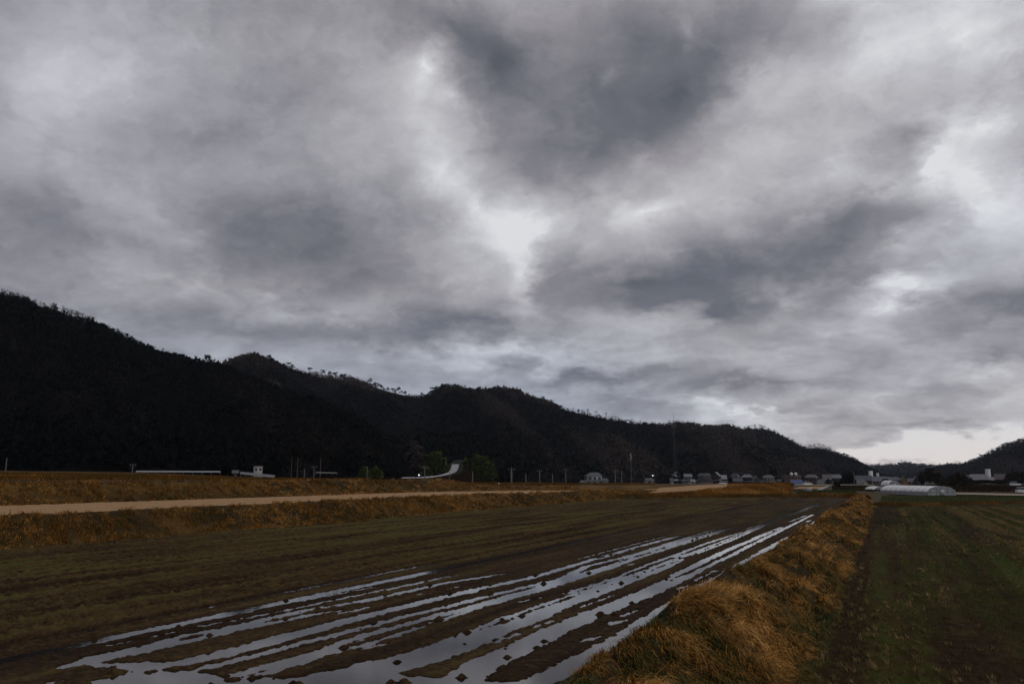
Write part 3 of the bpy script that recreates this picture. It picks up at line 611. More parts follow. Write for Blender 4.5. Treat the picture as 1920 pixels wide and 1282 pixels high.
patch('lane', ([(1530,918,.16),(1541,918,.16)], [(1550,910.5,.12),(1556,910.5,.12)]), M['road'], seed=7)
patch('right_road', ([(1775,925.5,-.55),(2300,938,-.50)], [(1775,922.8,-.55),(2300,932.5,-.50)]), M['pathm'], seed=8)
patch('village_verge', ([(1490,909.3,-.05),(1640,910,-.2)], [(1490,907.6,-.15),(1640,908,-.35)]), M['pathm'], seed=9)

for G_, n_, nm, lb_ in ((GRF, 60000, 'green_field_grass', 'short olive green grass on the field before the greenhouses'), (GFF, 12000, 'far_green_grass', 'short green grass on the small field behind the orange berm')):
    V, F, t_ = loft_grass(G_, (0, 13.9), n_, .10, .07, 931, .42)
    tag(make(nm, V, F, M['sprout'], att={'tint': t_}), lb_, 'grass', kind='stuff')
# uplands between the left terraces / far bank and the hills
xsU = np.linspace(-500, 1230, 90)
def nearU(x):
    X, Y, u = ray(x, 900.); k = -60.0 / X
    if X * k < -59 and Y * k < 128 and Y * k > -30: return np.array([-60.0, Y * k, float(terr(np.array(-60.0), np.array(max(Y * k, 9))))])
    return PZ(x, 908, 1.42)
ymid = np.interp(xsU, [-500, 0, 300, 430, 700, 880, 1250], [878, 884.5, 889.5, 894.5, 901.5, 905, 906.5])
dmid = np.interp(xsU, [-500, 0, 430, 700, 880, 1250], [120, 125, 130, 140, 165, 205])
yfar = np.interp(xsU, [-500, 0, 250, 500, 880, 1250], [872, 881, 884, 895, 905, 906])
dfar = np.interp(xsU, [-500, 0, 500, 880, 1250], [250, 235, 240, 330, 470])
rows = [[nearU(x) + np.array([0, 0, -.03]) for x in xsU], [PD(x, y, d) for x, y, d in zip(xsU, ymid, dmid)],
        [PD(x, y + 1.0, d) for x, y, d in zip(xsU, yfar, dfar)], [PD(x, y + 2, d * 1.35) for x, y, d in zip(xsU, yfar, dfar)]]
GU = loft(rows, 200, 12, .25, .15, 71)
make('upland_field', GU, grid(200, len(GU)), mat('upland_turf', [(.3, (.04, .035, .012)), (.5, (.07, .045, .016)), (.7, (.10, .06, .022))], .12, 8, .95, .1, bump=.5, bscale=3), smooth=True)['kind'] = 'structure'
V, F, t_ = loft_grass(GU, (0, 12), 26000, .25, .09, 703, .50, (.25, 1))
tag(make('upland_grass', V, F, M['grass'], att={'tint': t_}), 'olive and orange grass on the top fields in front of the dark hills', 'grass', kind='stuff')

# ------------------------------------------------------------------ hills with woods
def interp_pts(tab, x, col): 
    a = np.array(tab, float); return np.interp(x, a[:, 0], a[:, col])
def hill(name, ridge, footp, nxh, nyh, shape, spur, seed, tree_h, woods_label, ntree, quads, crown, tintb, fold=.8, amp=.95):
    """ridge: (x, y, D); footp: (x, y, D)."""
    xs_ = np.linspace(ridge[0][0], ridge[-1][0], nxh)
    ry, rd = interp_pts(ridge, xs_, 1), interp_pts(ridge, xs_, 2); fy, fd = interp_pts(footp, xs_, 1), interp_pts(footp, xs_, 2)
    ry = ry + tree_h
    t = np.linspace(0, 1, nyh); rp = np.array([PD(a, b, c) for a, b, c in zip(xs_, ry, rd)]); fp = np.array([PD(a, b, c) for a, b, c in zip(xs_, fy, fd)])
    T = t[:, None]; G = np.zeros((nyh, nxh, 3))
    G[..., 0] = fp[:, 0] + (rp[:, 0] - fp[:, 0]) * T; G[..., 1] = fp[:, 1] + (rp[:, 1] - fp[:, 1]) * T
    prof = T ** shape
    hh = rp[:, 2] - fp[:, 2]
    w = rd.mean()
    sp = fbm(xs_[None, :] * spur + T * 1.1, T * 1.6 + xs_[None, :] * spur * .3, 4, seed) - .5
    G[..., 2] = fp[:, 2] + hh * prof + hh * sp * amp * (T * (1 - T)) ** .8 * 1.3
    # never let the slope stand higher in view than its own ridge
    De = np.hypot(G[..., 0], G[..., 1]); lim = HCAM + (rp[:, 2] - HCAM) / rd * De
    G[..., 2] = np.minimum(G[..., 2], np.maximum(lim - (1 - T) * .02 * hh, fp[:, 2] + hh * T * .3))
    bk_ = rp.copy(); bk_[:, :2] *= 1.35; bk_[:, 2] = fp[:, 2] + hh * .35; mid_ = rp.copy(); mid_[:, :2] *= 1.08; mid_[:, 2] -= hh * .12
    G = np.concatenate([G, mid_[None], bk_[None]], 0)
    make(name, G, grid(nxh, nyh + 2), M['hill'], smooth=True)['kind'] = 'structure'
    # trees over the slope
    Gs = G[:nyh]; n = ntree
    rr_ = (nyh - 1.01) * np.clip(RNG.uniform(0, 1, n) ** .85, 0, .999); cc_ = RNG.uniform(0, nxh - 1.01, n)
    i = rr_.astype(int); j = cc_.astype(int); a = (rr_ - i)[:, None]; b = (cc_ - j)[:, None]
    P = Gs[i, j] * (1 - a) * (1 - b) + Gs[i + 1, j] * a * (1 - b) + Gs[i, j + 1] * (1 - a) * b + Gs[i + 1, j + 1] * a * b
    kind_ = fbm(P[:, 0] * .012, P[:, 1] * .012, 4, seed + 5); ever = RNG.uniform(0, 1, n) < sst(.42, .56, kind_)
    sz = crown * RNG.uniform(.6, 1.3, n) * np.clip(hh[j] / 25, .25, 1) * (1 - .45 * sst(.9, 1.0, rr_ / nyh))
    q = quads; R3 = RNG.normal(0, 1, (n, q, 3)); R3 /= np.linalg.norm(R3, axis=2)[..., None]; rad = RNG.uniform(.35, 1, (n, q, 1))
    C = P[:, None, :] + R3 * rad * sz[:, None, None] * np.array([1, 1, 1.15]) + np.array([0, 0, 1.0]) * sz[:, None, None] * .7
    u = RNG.normal(0, 1, (n, q, 3)); u /= np.linalg.norm(u, axis=2)[..., None]; v2 = np.cross(u, RNG.normal(0, 1, (n, q, 3))); v2 /= np.linalg.norm(v2, axis=2)[..., None]
    s1 = (sz * np.where(ever, .18, .125))[:, None, None] * RNG.uniform(.6, 1.4, (n, q, 1)); s2 = s1 * np.where(ever, .8, .45)[:, None, None]
    V = np.stack([C - u * s1 - v2 * s2, C + u * s1 - v2 * s2, C + u * s1 + v2 * s2, C - u * s1 + v2 * s2], 2).reshape(-1, 3)
    F = np.arange(n * q * 4).reshape(-1, 4)
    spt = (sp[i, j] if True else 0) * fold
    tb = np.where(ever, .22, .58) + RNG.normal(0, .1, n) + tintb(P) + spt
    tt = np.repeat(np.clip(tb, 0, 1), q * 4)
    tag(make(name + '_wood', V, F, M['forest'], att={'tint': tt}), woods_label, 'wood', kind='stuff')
    return xs_, rp, G
L1r = [(-650,360,560),(-300,430,540),(0,542,520),(60,560,515),(120,580,510),(180,603,500),(240,632,490),(300,657,480),(340,668,470),(385,682,460),(410,686,455),(450,700,440),(520,725,420),(600,748,395),(650,768,375),(700,808,350),(745,850,320),(775,880,300),(800,899,285)]
L1f = [(-650,872,215),(0,884,225),(250,886,230),(500,896,240),(700,902,250),(800,906,262)]
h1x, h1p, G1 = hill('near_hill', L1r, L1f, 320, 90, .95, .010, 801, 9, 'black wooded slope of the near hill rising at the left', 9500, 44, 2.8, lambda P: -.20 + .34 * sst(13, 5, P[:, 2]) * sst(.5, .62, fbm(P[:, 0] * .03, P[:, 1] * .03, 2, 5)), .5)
L2r = [(250,720,840),(400,690,860),(425,682,870),(455,671,880),(480,666,890),(510,671,890),(540,683,890),(580,697,885),(620,704,880),(660,708,880),(700,720,880),(740,731,880),(780,740,880),(800,737,880),(820,726,880),(840,722,880),(870,727,880),(905,730,880),(940,729,880),(965,733,880),(1000,747,900),(1040,757,910),(1080,768,920),(1120,776,920),(1150,782,930),(1190,788,930),(1220,793,930),(1243,797,930),(1255,796,930),(1270,793,930),(1296,797,940),(1318,803,950),(1345,803,960),(1366,800,970),(1380,804,970),(1395,813,960),(1416,825,950),(1452,840,930),(1488,852,900),(1530,868,860),(1560,884,820),(1600,906,760)]
L2f = [(250,900,330),(700,900,335),(880,903,345),(1000,905,430),(1250,906,520),(1600,908,600)]
h2x, h2p, G2h = hill('middle_hill', L2r, L2f, 420, 90, .9, .011, 821, 6, 'long wooded ridge of bare and evergreen trees behind the village', 20000, 26, 3.6, lambda P: .32 + .10 * sst(60, 10, P[:, 2]), 3.6, 2.2)
L3r = [(1330,830,1250),(1370,812,1300),(1397,806,1300),(1430,803,1300),(1452,810,1300),(1470,819,1300),(1488,829,1300),(1503,838,1300),(1520,839,1300),(1536,837,1300),(1555,843,1280),(1584,855,1260),(1605,865,1240),(1625,874,1220),(1650,884,1200),(1700,893,1150)]
L3f = [(1330,906,800),(1700,907,800)]
h3x, h3p, G3 = hill('far_hill', L3r, L3f, 160, 60, .9, .016, 841, 4, 'grey green wooded hill beyond the end of the long ridge', 7000, 16, 4.6, lambda P: .22 + 0 * P[:, 2], 1.6, 1.4)
L4r = [(1560,880,2800),(1600,873,2800),(1636,875,2800),(1667,875,2800),(1680,875,2800),(1690,871,2800),(1702,870,2800),(1716,873,2800),(1749,875,2900),(1790,880,2900),(1850,884,2900)]
hill('distant_hill', L4r, [(1560,904,1900),(1850,904,1900)], 120, 30, .9, .02, 861, 3, 'low bluish hills closing the valley on the horizon', 5000, 8, 9, lambda P: .1 + 0 * P[:, 2])
L5r = [(1680,893,1500),(1720,884,1500),(1749,876,1500),(1768,871,1500),(1792,869,1480),(1804,870,1460),(1827,862,1440),(1860,846,1420),(1890,833,1400),(1920,824,1380),(2000,800,1350),(2200,790,1300),(2500,820,1250)]
L5f = [(1680,904,1000),(1920,903,900),(2500,903,850)]
h5x, h5p, G5 = hill('right_hill', L5r, L5f, 240, 60, .9, .012, 881, 4, 'wooded hill rising at the right edge of the valley', 9000, 16, 4.6, lambda P: .15 + 0 * P[:, 2], 1.6, 1.4)

# ------------------------------------------------------------------ trees that stand out one by one
def leafcloud(centers, radii, q, s, flat=1.0):
    Vs = []
    for c, r in zip(centers, radii):
        d = RNG.normal(0, 1, (q, 3)); d /= np.linalg.norm(d, axis=1)[:, None]
        C = np.array(c) + d * RNG.uniform(.2, 1, (q, 1)) ** .5 * np.array(r)
        u = RNG.normal(0, 1, (q, 3)); u[:, 2] *= flat; u /= np.linalg.norm(u, axis=1)[:, None]; v2 = np.cross(u, RNG.normal(0, 1, (q, 3))); v2 /= np.linalg.norm(v2, axis=1)[:, None]
        k = s * RNG.uniform(.5, 1.4, (q, 1)); Vs.append(np.stack([C - u * k - v2 * k * .6, C + u * k - v2 * k * .6, C + u * k + v2 * k * .6, C - u * k + v2 * k * .6], 1).reshape(-1, 3))
    V = np.concatenate(Vs); return V, np.arange(len(V)).reshape(-1, 4)
def pine_proto(loc, h, label, group=None, seed=0):
    rd = random.Random(seed); e = empty('pine_tree', loc, 0, label, 'tree', group)
    b = MB(); x = y = 0; z0 = -1.0; nseg = 5; pts = [(0, 0, z0)]
    for k in range(nseg): x += rd.uniform(-.06, .1) * h; y += rd.uniform(-.05, .05) * h; pts.append((x, y, h * (k + 1) / nseg * .92))
    for k in range(nseg): b.bar(pts[k], pts[k + 1], .035 * h * (1 - k * .16), .035 * h * (1 - (k + 1) * .16), 6)
    cs, rs = [], []
    for k in range(7):
        i = rd.choice((3, 4, 4, 5, 5)); p = pts[i]; a = rd.uniform(0, 6.28); l = rd.uniform(.1, .32) * h * (1.25 - .18 * (i - 3))
        tip = (p[0] + math.cos(a) * l, p[1] + math.sin(a) * l, p[2] + rd.uniform(-.02, .1) * h); b.bar(p, tip, .012 * h, .005 * h, 4)
        cs.append(tip); rs.append((.13 * h, .13 * h, .08 * h))
    cs.append((pts[-1][0], pts[-1][1], pts[-1][2] + .04 * h)); rs.append((.15 * h, .15 * h, .07 * h))
    b.build('trunk', M['bark'], e)
    V, F = leafcloud(cs, rs, 46, .035 * h); make('crown', V, F, M['needle'], e); return e
def bare_proto(loc, h, label, group=None, seed=0):
    rd = random.Random(seed); e = empty('bare_tree', loc, 0, label, 'tree', group)
    tb, cb = MB(), MB(); top = (rd.uniform(-.05, .05) * h, rd.uniform(-.05, .05) * h, .45 * h)
    tb.bar((0, 0, -1.0), top, .028 * h, .018 * h, 6)
    def grow(p, d, l, r, k):
        q = tuple(p[i] + d[i] * l for i in range(3)); cb.bar(p, q, r, r * .6, 3, cap=False)
        if k == 0: return
        for _ in range(3 if k > 1 else 3):
            dd = np.array(d) + np.array([rd.gauss(0, .45), rd.gauss(0, .45), rd.gauss(.1, .25)]); dd /= np.linalg.norm(dd)
            grow(q, tuple(dd), l * rd.uniform(.6, .85), r * .62, k - 1)
    for _ in range(4):
        d = np.array([rd.gauss(0, .4), rd.gauss(0, .4), 1.0]); d /= np.linalg.norm(d); grow(top, tuple(d), .2 * h, .014 * h, 3)
    tb.build('trunk', M['bark'], e); cb.build('crown', M['twig'], e); return e
def dup(o, loc, rz, sc=1.0, label=None, group=None):
    c = o.copy(); COL.objects.link(c); c.location = loc; c.rotation_euler = (0, 0, rz); c.scale = (o.scale[0] * sc,) * 3
    if label: c['label'] = label
    if group: c['group'] = group
    for ch in list(o.children):
        k = ch.copy(); COL.objects.link(k); k.parent = c
        for g in list(ch.children):
            kk = g.copy(); COL.objects.link(kk); kk.parent = k
    return c
def on_ridge(hx, hp, x, off=1.5):
    return (float(np.interp(x, hx, hp[:, 0])), float(np.interp(x, hx, hp[:, 1])), float(np.interp(x, hx, hp[:, 2])) - off)
g_l = 'pines along the crest of the middle ridge'
lab = 'dark wind-bent pine among those along the crest of the middle ridge'
protos = [pine_proto(on_ridge(h2x, h2p, x), 9.0, lab, g_l, s) for x, s in ((580, 1), (603, 2), (629, 3), (617, 4), (690, 5), (747, 6))]
rx = [592,597,615,621,634,640,645,649,653,660,669,674,682,686,694,703,709,716,721,729,736,742,749,759,541,547,418,431,436,452,468,490,505,520,795,805,812,820,831,838,846,854,860,866,874,884,892,899,903,915,931,952,1082]
for k, x in enumerate(rx):
    dup(protos[k % 6], on_ridge(h2x, h2p, x + random.uniform(-1, 1), 2.9), random.uniform(0, 6.28), random.uniform(.5, 1.0))
pine_proto(on_ridge(h1x, h1p, 385, .5), 7.4, 'lone layered pine on the saddle of the skyline where the near hill meets the ridge', None, 12)
lab1, g1 = 'leafless tree among those fringing the sloping skyline of the near hill', 'bare trees on the near hill skyline'
pb = [bare_proto(on_ridge(h1x, h1p, x), 6.5, lab1, g1, 20 + i) for i, x in enumerate((100, 118, 134, 152))]
xx = 4.0; k = 0
while xx < 440:
    dup(pb[k % 4], on_ridge(h1x, h1p, xx, 1.9), random.uniform(0, 6.28), random.uniform(.5, 1.1) * (1.0 if 90 < xx < 230 else .85)); k += 1; xx += random.uniform(2.2, 4.6)
lab3, g3 = 'leafless tree among those on the skyline of the grey green far hill', 'bare trees on the far hill skyline'
p3 = [bare_proto(on_ridge(h3x, h3p, x), 13, lab3, g3, 40 + i) for i, x in enumerate((1405, 1415, 1425))]
for k, x in enumerate(np.arange(1399, 1560, 4.2)):
    dup(p3[k % 3], on_ridge(h3x, h3p, x + random.uniform(-1, 1), 3), random.uniform(0, 6.28), random.uniform(.55, 1.0))
lab4, g4 = 'leafless tree on the lower crest of the middle ridge, left of the tall mast', 'bare trees on the ridge left of the mast'
p4 = [bare_proto(on_ridge(h2x, h2p, x), 9.5, lab4, g4, 60 + i) for i, x in enumerate((1102, 1118, 1136))]
for k, x in enumerate(np.arange(985, 1240, 5.0)):
    dup(p4[k % 3], on_ridge(h2x, h2p, x + random.uniform(-2, 2), 3), random.uniform(0, 6.28), random.uniform(.5, .95))

def grove(x0, x1, ytop, ybase, D, label, mk='bamboo', name='bamboo_grove', n=26, dens=60, leaf=.5, cat='bamboo'):
    c = PD((x0 + x1) / 2, ybase, D); w = (x1 - x0) / FPX * D * 1.0; H = (ybase - ytop) / FPX * D
    e = empty(name, tuple(c), math.atan2(c[1], c[0]) - math.pi / 2, label, cat)
    cs, rs, st = [], [], MB()
    for i in range(n):
        x = random.uniform(-.5, .5) * w * .9; y = random.uniform(-.3, .3) * w * .6; env = max(.35, 1 - (2 * x / w) ** 2 * .55)
        h = H * env * random.uniform(.5, .96); st.bar((x, y, -.8), (x + random.uniform(-.3, .3), y, h * .85), .07, .03, 4)
        cs.append((x, y, h * .80)); rs.append((w * .11, w * .11, H * .17)); cs.append((x, y, h * .42)); rs.append((w * .12, w * .12, H * .22))
    st.build('stems', M['bark'], e); V, F = leafcloud(cs, rs, dens, leaf)
    t = np.repeat(np.clip(RNG.normal(.45, .2, len(F)), 0, 1), 4); make('foliage', V, F, M[mk], e, att={'tint': t}); return e
grove(796, 838, 838, 898, 300, 'olive green bamboo grove left of the pale climbing road', n=26)
grove(858, 930, 846, 905, 335, 'olive green bamboo grove right of the pale climbing road', n=34)
grove(925, 975, 862, 905, 340, 'darker bushy trees trailing off right of the bamboo beside the road', 'forest', 'tree_clump', 18, 60, .5, 'trees')
grove(668, 716, 868, 901, 236, 'dim rounded bush at the hill foot behind a single pole', 'bamboo', 'bush', 12, 60, .35, 'bush')
M['brush'] = mat('brown_brush', [(0, (.012, .010, .007)), (.5, (.028, .018, .012)), (1, (.05, .03, .018))], .4, 3, .95, .05, attr='tint')
grove(1730, 1764, 878, 906, 400, 'tall dark leafless thicket right of the village roofs', 'brush', 'thicket', 20, 70, .35, 'thicket')
grove(1784, 1818, 886, 912, 330, 'rounded dark bush mound in front of the right-hand houses', 'brush', 'bush', 16, 80, .3, 'bush')
grove(1578, 1603, 884, 910, 420, 'black evergreen clump between two groups of village houses', 'forest', 'tree_clump', 16, 80, .35, 'trees')
grove(1895, 1935, 884, 905, 420, 'dark trees at the right edge of the picture beside the last house', 'brush', 'tree_clump', 16, 70, .35, 'trees')
grove(1440, 1462, 874, 900, 560, 'dim pointed evergreen behind the cream hipped house', 'forest', 'evergreen', 8, 60, .4, 'tree')
grove(1558, 1580, 900, 913, 240, 'low leafless shrub in front of the two-storey house with a hipped roof', 'brush', 'shrub', 8, 40, .16, 'shrub')
grove(1820, 1900, 899, 906, 400, 'dark clipped hedge below the long brown building at the right', 'forest', 'hedge', 26, 60, .3, 'hedge')
# brown reeds and brambles behind the greenhouses
def reeds(name, a, b, label, n, h, seed):
    A = resample(zrow(a), 60); B = resample(zrow(b), 60); G = np.array([A, (A + B) / 2, B])
    V, F, t_ = loft_grass(G, (0, 2), n, h, .12, seed, .35); V = V.copy()
    tag(make(name, V, F, M['brushg'], att={'tint': t_}), label, 'brush', kind='stuff')
M['brushg'] = mat('reed_blade', [(0, (.014, .012, .006)), (.4, (.04, .024, .012)), (.8, (.07, .04, .018)), (1, (.12, .07, .03))], .1, 3, .95, .05, attr='tint')
reeds('brush', [(1740,922,-.7),(2100,924,-.7)], [(1700,911,-.9),(2100,910,-.9)], 'brown brambles and reeds behind the greenhouses and the pale road', 16000, 1.0, 901)
reeds('verge_weeds', [(1560,919,-.0),(1650,921,-.2)], [(1560,910,-.1),(1650,910,-.3)], 'dull brown weeds between the green field and the village lane', 6000, .35, 903)
for x, lb in ((546, 'slender pale trunk left of a close pair at the near hill foot'), (557, 'slender pale trunk right of its neighbour at the near hill foot'), (600, 'slim reddish trunk at the near hill foot above the low rail')):
    p = PD(x, 893, 232); e = empty('forest_tree', tuple(p), random.uniform(0, 6), lb, 'tree')
    MB().bar((0, 0, -1), (.1, 0, 6.5), .16, .09, 6).build('trunk', plain('pale_bark', (.05, .04, .035)), e)
    V, F = leafcloud([(0, 0, 7.5), (.4, .3, 6.6), (-.5, 0, 7)], [(1.6, 1.6, 1.4)] * 3, 60, .3); make('crown', V, F, M['forest'], e, att={'tint': np.full(len(V), .5)})

# ------------------------------------------------------------------ hillside road with its kerb rail
cen = [PD(748,898,262),PD(775,897.5,270),PD(800,896.5,276),PD(820,893.5,283),PD(838,889.5,290),PD(848,885.5,298),PD(852,880,306),PD(854,871,318)]
P = resample(cen, 60); d = np.gradient(P, axis=0); nr = np.stack([-d[:, 1], d[:, 0], 0 * d[:, 0]], 1); nr /= np.linalg.norm(nr, axis=1)[:, None]
wv = np.linspace(1.7, 1.1, 60)[:, None]
Pb = resample(cen + [PD(857, 866, 345), PD(862, 862, 375)], 60); db = np.gradient(Pb, axis=0); nb_ = np.stack([-db[:, 1], db[:, 0], 0 * db[:, 0]], 1); nb_ /= np.linalg.norm(nb_, axis=1)[:, None]
G = np.array([Pb[:47] - nb_[:47] * 1.4, Pb[:47] + nb_[:47] * 1.4]) + np.array([0, 0, .2])
make('climbing_road', G, grid(47, 2), M['road'], smooth=True)['kind'] = 'structure'
def low(q, k): r = q.copy(); r[:, 2] = (1 - k) * q[:, 2] + k * .2 - .1; return r
Gs = np.array([low(Pb - nb_ * 14, 1.0), low(Pb - nb_ * 7, .55), Pb - nb_ * 2.2 + np.array([0, 0, .05]), Pb + nb_ * 2.2 + np.array([0, 0, .05]), low(Pb + nb_ * 7, .55), low(Pb + nb_ * 14, 1.0)])
make('road_bank', Gs, grid(60, 6), M['turf'], smooth=True, att={'tint': np.full(360, -.12)})['kind'] = 'structure'
ROADBANK = Gs
V, F, t_ = join([loft_grass(ROADBANK, (0, 1.8), 9000, .7, .16, 905, .34), loft_grass(ROADBANK, (3.2, 4.95), 9000, .7, .16, 906, .36)])
tag(make('road_bank_brush', V, F, M['brushg'], att={'tint': t_}), 'reddish brown scrub on the slope under the climbing road', 'brush', kind='stuff')
def rail(pts, label, h=.35, th=.08, posts=8, z=.35, name='guard_rail', group=None):
    A = resample(pts, posts * 3 + 1); c = A[len(A) // 2]; e = empty(name, tuple(c), 0, label, 'guard rail', group); b = MB(); pm = MB()
    for p, q in zip(A[:-1], A[1:]):
        d = q - p; n_ = np.array([-d[1], d[0], 0]); n_ /= np.linalg.norm(n_); n_ *= th / 2
        a0, a1 = p - c + (0, 0, z), q - c + (0, 0, z); up = np.array([0, 0, h])
        b.quad(a0 - n_, a1 - n_, a1 - n_ + up, a0 - n_ + up); b.quad(a1 + n_, a0 + n_, a0 + n_ + up, a1 + n_ + up); b.quad(a0 - n_ + up, a1 - n_ + up, a1 + n_ + up, a0 + n_ + up)
    b.build('beam', M['rail'], e)
    for p in A[::3]:
        q = p - c; MB().bar(q + (0, 0, -.4), q + (0, 0, z + h * .8), .06, .06, 5).build('post', M['pole'], e)
rail([PD(255, 885.5, 170), PD(413, 886, 170)], 'long straight white rail in front of the near hill foot', .24, .1, 9, .1)
rail([PD(451, 890, 150), PD(515, 897, 140)], 'short tilted white rail right of the small grey shed', .42, .1, 6, .15)
rail([q + np.array([0, 0, .2]) for q in [PD(752,898.5,259),PD(790,897.8,270),PD(820,895,280),PD(842,890,291)]], 'curved white kerb rail along the foot of the climbing road', .35, .1, 8, .15)
rail([PD(592, 886.5, 215), PD(632, 887.5, 215)], 'faint thin rail among the dark trees above the upper bank', .15, .06, 4, .1)

# ------------------------------------------------------------------ poles, lamps, masts
def pole(x, yt, yb, D, label, name='utility_pole', r=.15, arm=True, cat='utility pole'):
    b = PD(x, yb, D); H = (PD(x, yt, D) - b)[2]; e = empty(name, tuple(b), math.atan2(b[1], b[0]) - math.pi / 2 + random.uniform(-.6, .6), label, cat)
    MB().bar((0, 0, -1.5), (0, 0, H), r * 1.1, r * .75, 8).build('shaft', M['pole'], e)
    if arm:
        MB().box(-.7, .7, -.06, .06, H - .45, H - .35).box(-.5, .5, -.06, .06, H - 1.1, H - 1.0).build('crossarm', M['dark'], e)
        q = MB()
        for xx_ in (-.6, 0, .6): q.bar((xx_, 0, H - .35), (xx_, 0, H - .15), .05, .04, 5)
        q.build('insulators', M['rail'], e)
    return e
pole(10, 858, 886, 215, 'faint pole at the far left edge against the near hill', arm=False, r=.12)
pole(248, 869, 886, 215, 'faint pole just left of the long straight white rail', r=.12)
pole(570, 879, 901, 190, 'short pale pole above the upper bank, left of a darker one', arm=False, r=.11)
pole(588, 873, 901, 200, 'dark pole with a small box above the upper bank, right of a paler one', r=.10)
pole(688, 874, 902, 205, 'single pole between the dim bush and the near hill', arm=False, r=.10)
pole(796, 874, 899, 262, 'pole with crossarm beside the street lamp and the climbing road', r=.14)
pole(843, 886, 901, 200, 'very short post in front of the bend of the climbing road', 'short_post', .09, False, 'post')
pole(886, 884, 906, 210, 'thin pole standing right below the right-hand bamboo grove', arm=False, r=.13)
pole(959, 877, 909, 168, 'thickest pole of the row right of the bamboo', r=.19)
pole(986, 888, 909, 205, 'short pole just right of the thickest pole', arm=False, r=.14)
pole(1012, 880, 909, 205, 'tall pole midway between two short ones in the row right of the bamboo', r=.13)
pole(1036, 888, 909, 230, 'short pole between the two tall thin poles left of the white house', arm=False, r=.12)
pole(1061, 878, 909, 215, 'tall thin pole with a small crossarm nearest the white house on its left', r=.12)
pole(1097, 889, 910, 240, 'thin pole in front of the left wing of the white house', arm=False, r=.10)
pole(1154, 880, 909, 245, 'pole with crossarm just right of the white house, the left of a pair', r=.16)
pole(1166, 882, 909, 250, 'plain pole just right of the white house, the right of a pair', arm=False, r=.13)
pole(1603, 884, 914, 300, 'slim pale pole rising at the right of the black evergreen clump', arm=False, r=.09)
pole(1441, 878, 904, 470, 'hair-thin pole behind the cream hipped house', arm=False, r=.10)
def lamp(x, yl, yb, D, label):
    b = PD(x, yb, D); H = (PD(x, yl, D) - b)[2]; e = empty('street_lamp', tuple(b), 0, label, 'street lamp')
    q = MB().bar((0, 0, -1.2), (0, 0, H + .3), .09, .06, 6); q.bar((0, 0, H + .3), (-.5, -.3, H + .35), .05, .04, 5); q.build('post', M['pole'], e)
    s = MB(); s.box(-.75, -.35, -.5, -.1, H + .12, H + .3); s.build('lamp_head', M['dark'], e)
    g = MB(); g.bar((-.55, -.3, H + .10), (-.55, -.3, H - .08), .24, .17, 8); g.bar((-.55, -.3, H - .08), (-.55, -.3, H - .2), .17, .08, 8); g.build('globe', M['lit'], e)
lamp(789, 890, 901, 255, 'lit white street lamp at the foot of the climbing road')
lamp(1227.5, 891, 907, 300, 'lit white street lamp between the small hut and the black tiered house')
# tall lattice mast
b0 = PD(1267, 907, 470); Hm = (PD(1267, 775, 470) - b0)[2]
e = empty('radio_mast', tuple(b0), .3, 'very tall thin lattice mast with antennas standing behind the black tiered house', 'mast')
hL = Hm * .80
for sx, sy in ((-1, -1), (1, -1), (0, 1)): MB().bar((sx * 1.5, sy * 1.5, -2), (sx * .4, sy * .4, hL), .055, .045, 5).build('leg', M['dark'], e)
br = MB(); k = 22
for i in range(k):
    z0_, z1_ = hL * i / k, hL * (i + 1) / k; w0, w1 = 1.5 - 1.1 * i / k, 1.5 - 1.1 * (i + 1) / k
    C0 = [(-w0, -w0, z0_), (w0, -w0, z0_), (0, w0, z0_)]; C1 = [(-w1, -w1, z1_), (w1, -w1, z1_), (0, w1, z1_)]
    for a in range(3): br.bar(C0[a], C1[(a + 1) % 3], .022, .022, 4); br.bar(C1[a], C1[(a + 1) % 3], .022, .022, 4)
br.build('bracing', M['dark'], e)
MB().bar((0, 0, hL - 1), (0, 0, Hm), .12, .07, 6).build('antenna_pole', M['dark'], e)
for z_ in (hL - .5, hL - 3.2): MB().box(-1.1, 1.1, -1.1, 1.1, z_, z_ + .12).build('platform', M['dark'], e)
for a in range(6):
    t = a * math.pi / 3; MB().box(math.cos(t) * 1.3 - .14, math.cos(t) * 1.3 + .14, math.sin(t) * 1.3 - .1, math.sin(t) * 1.3 + .1, hL - .3, hL + 1.9).build('panel_antenna', M['pole'], e)
b0 = PD(1184, 908, 360); Hm = (PD(1184, 850, 360) - b0)[2]
e = empty('tall_pole', tuple(b0), 0, 'tall dark pole with a pale cylinder on top between the white house and the hut', 'mast')
MB().bar((0, 0, -2), (0, 0, Hm - 2.8), .2, .14, 8).build('shaft', M['dark'], e)
MB().bar((0, 0, Hm - 2.8), (0, 0, Hm), .27, .27, 10).build('antenna_cover', M['conc'], e)
b0 = PD(1603, 890, 300)

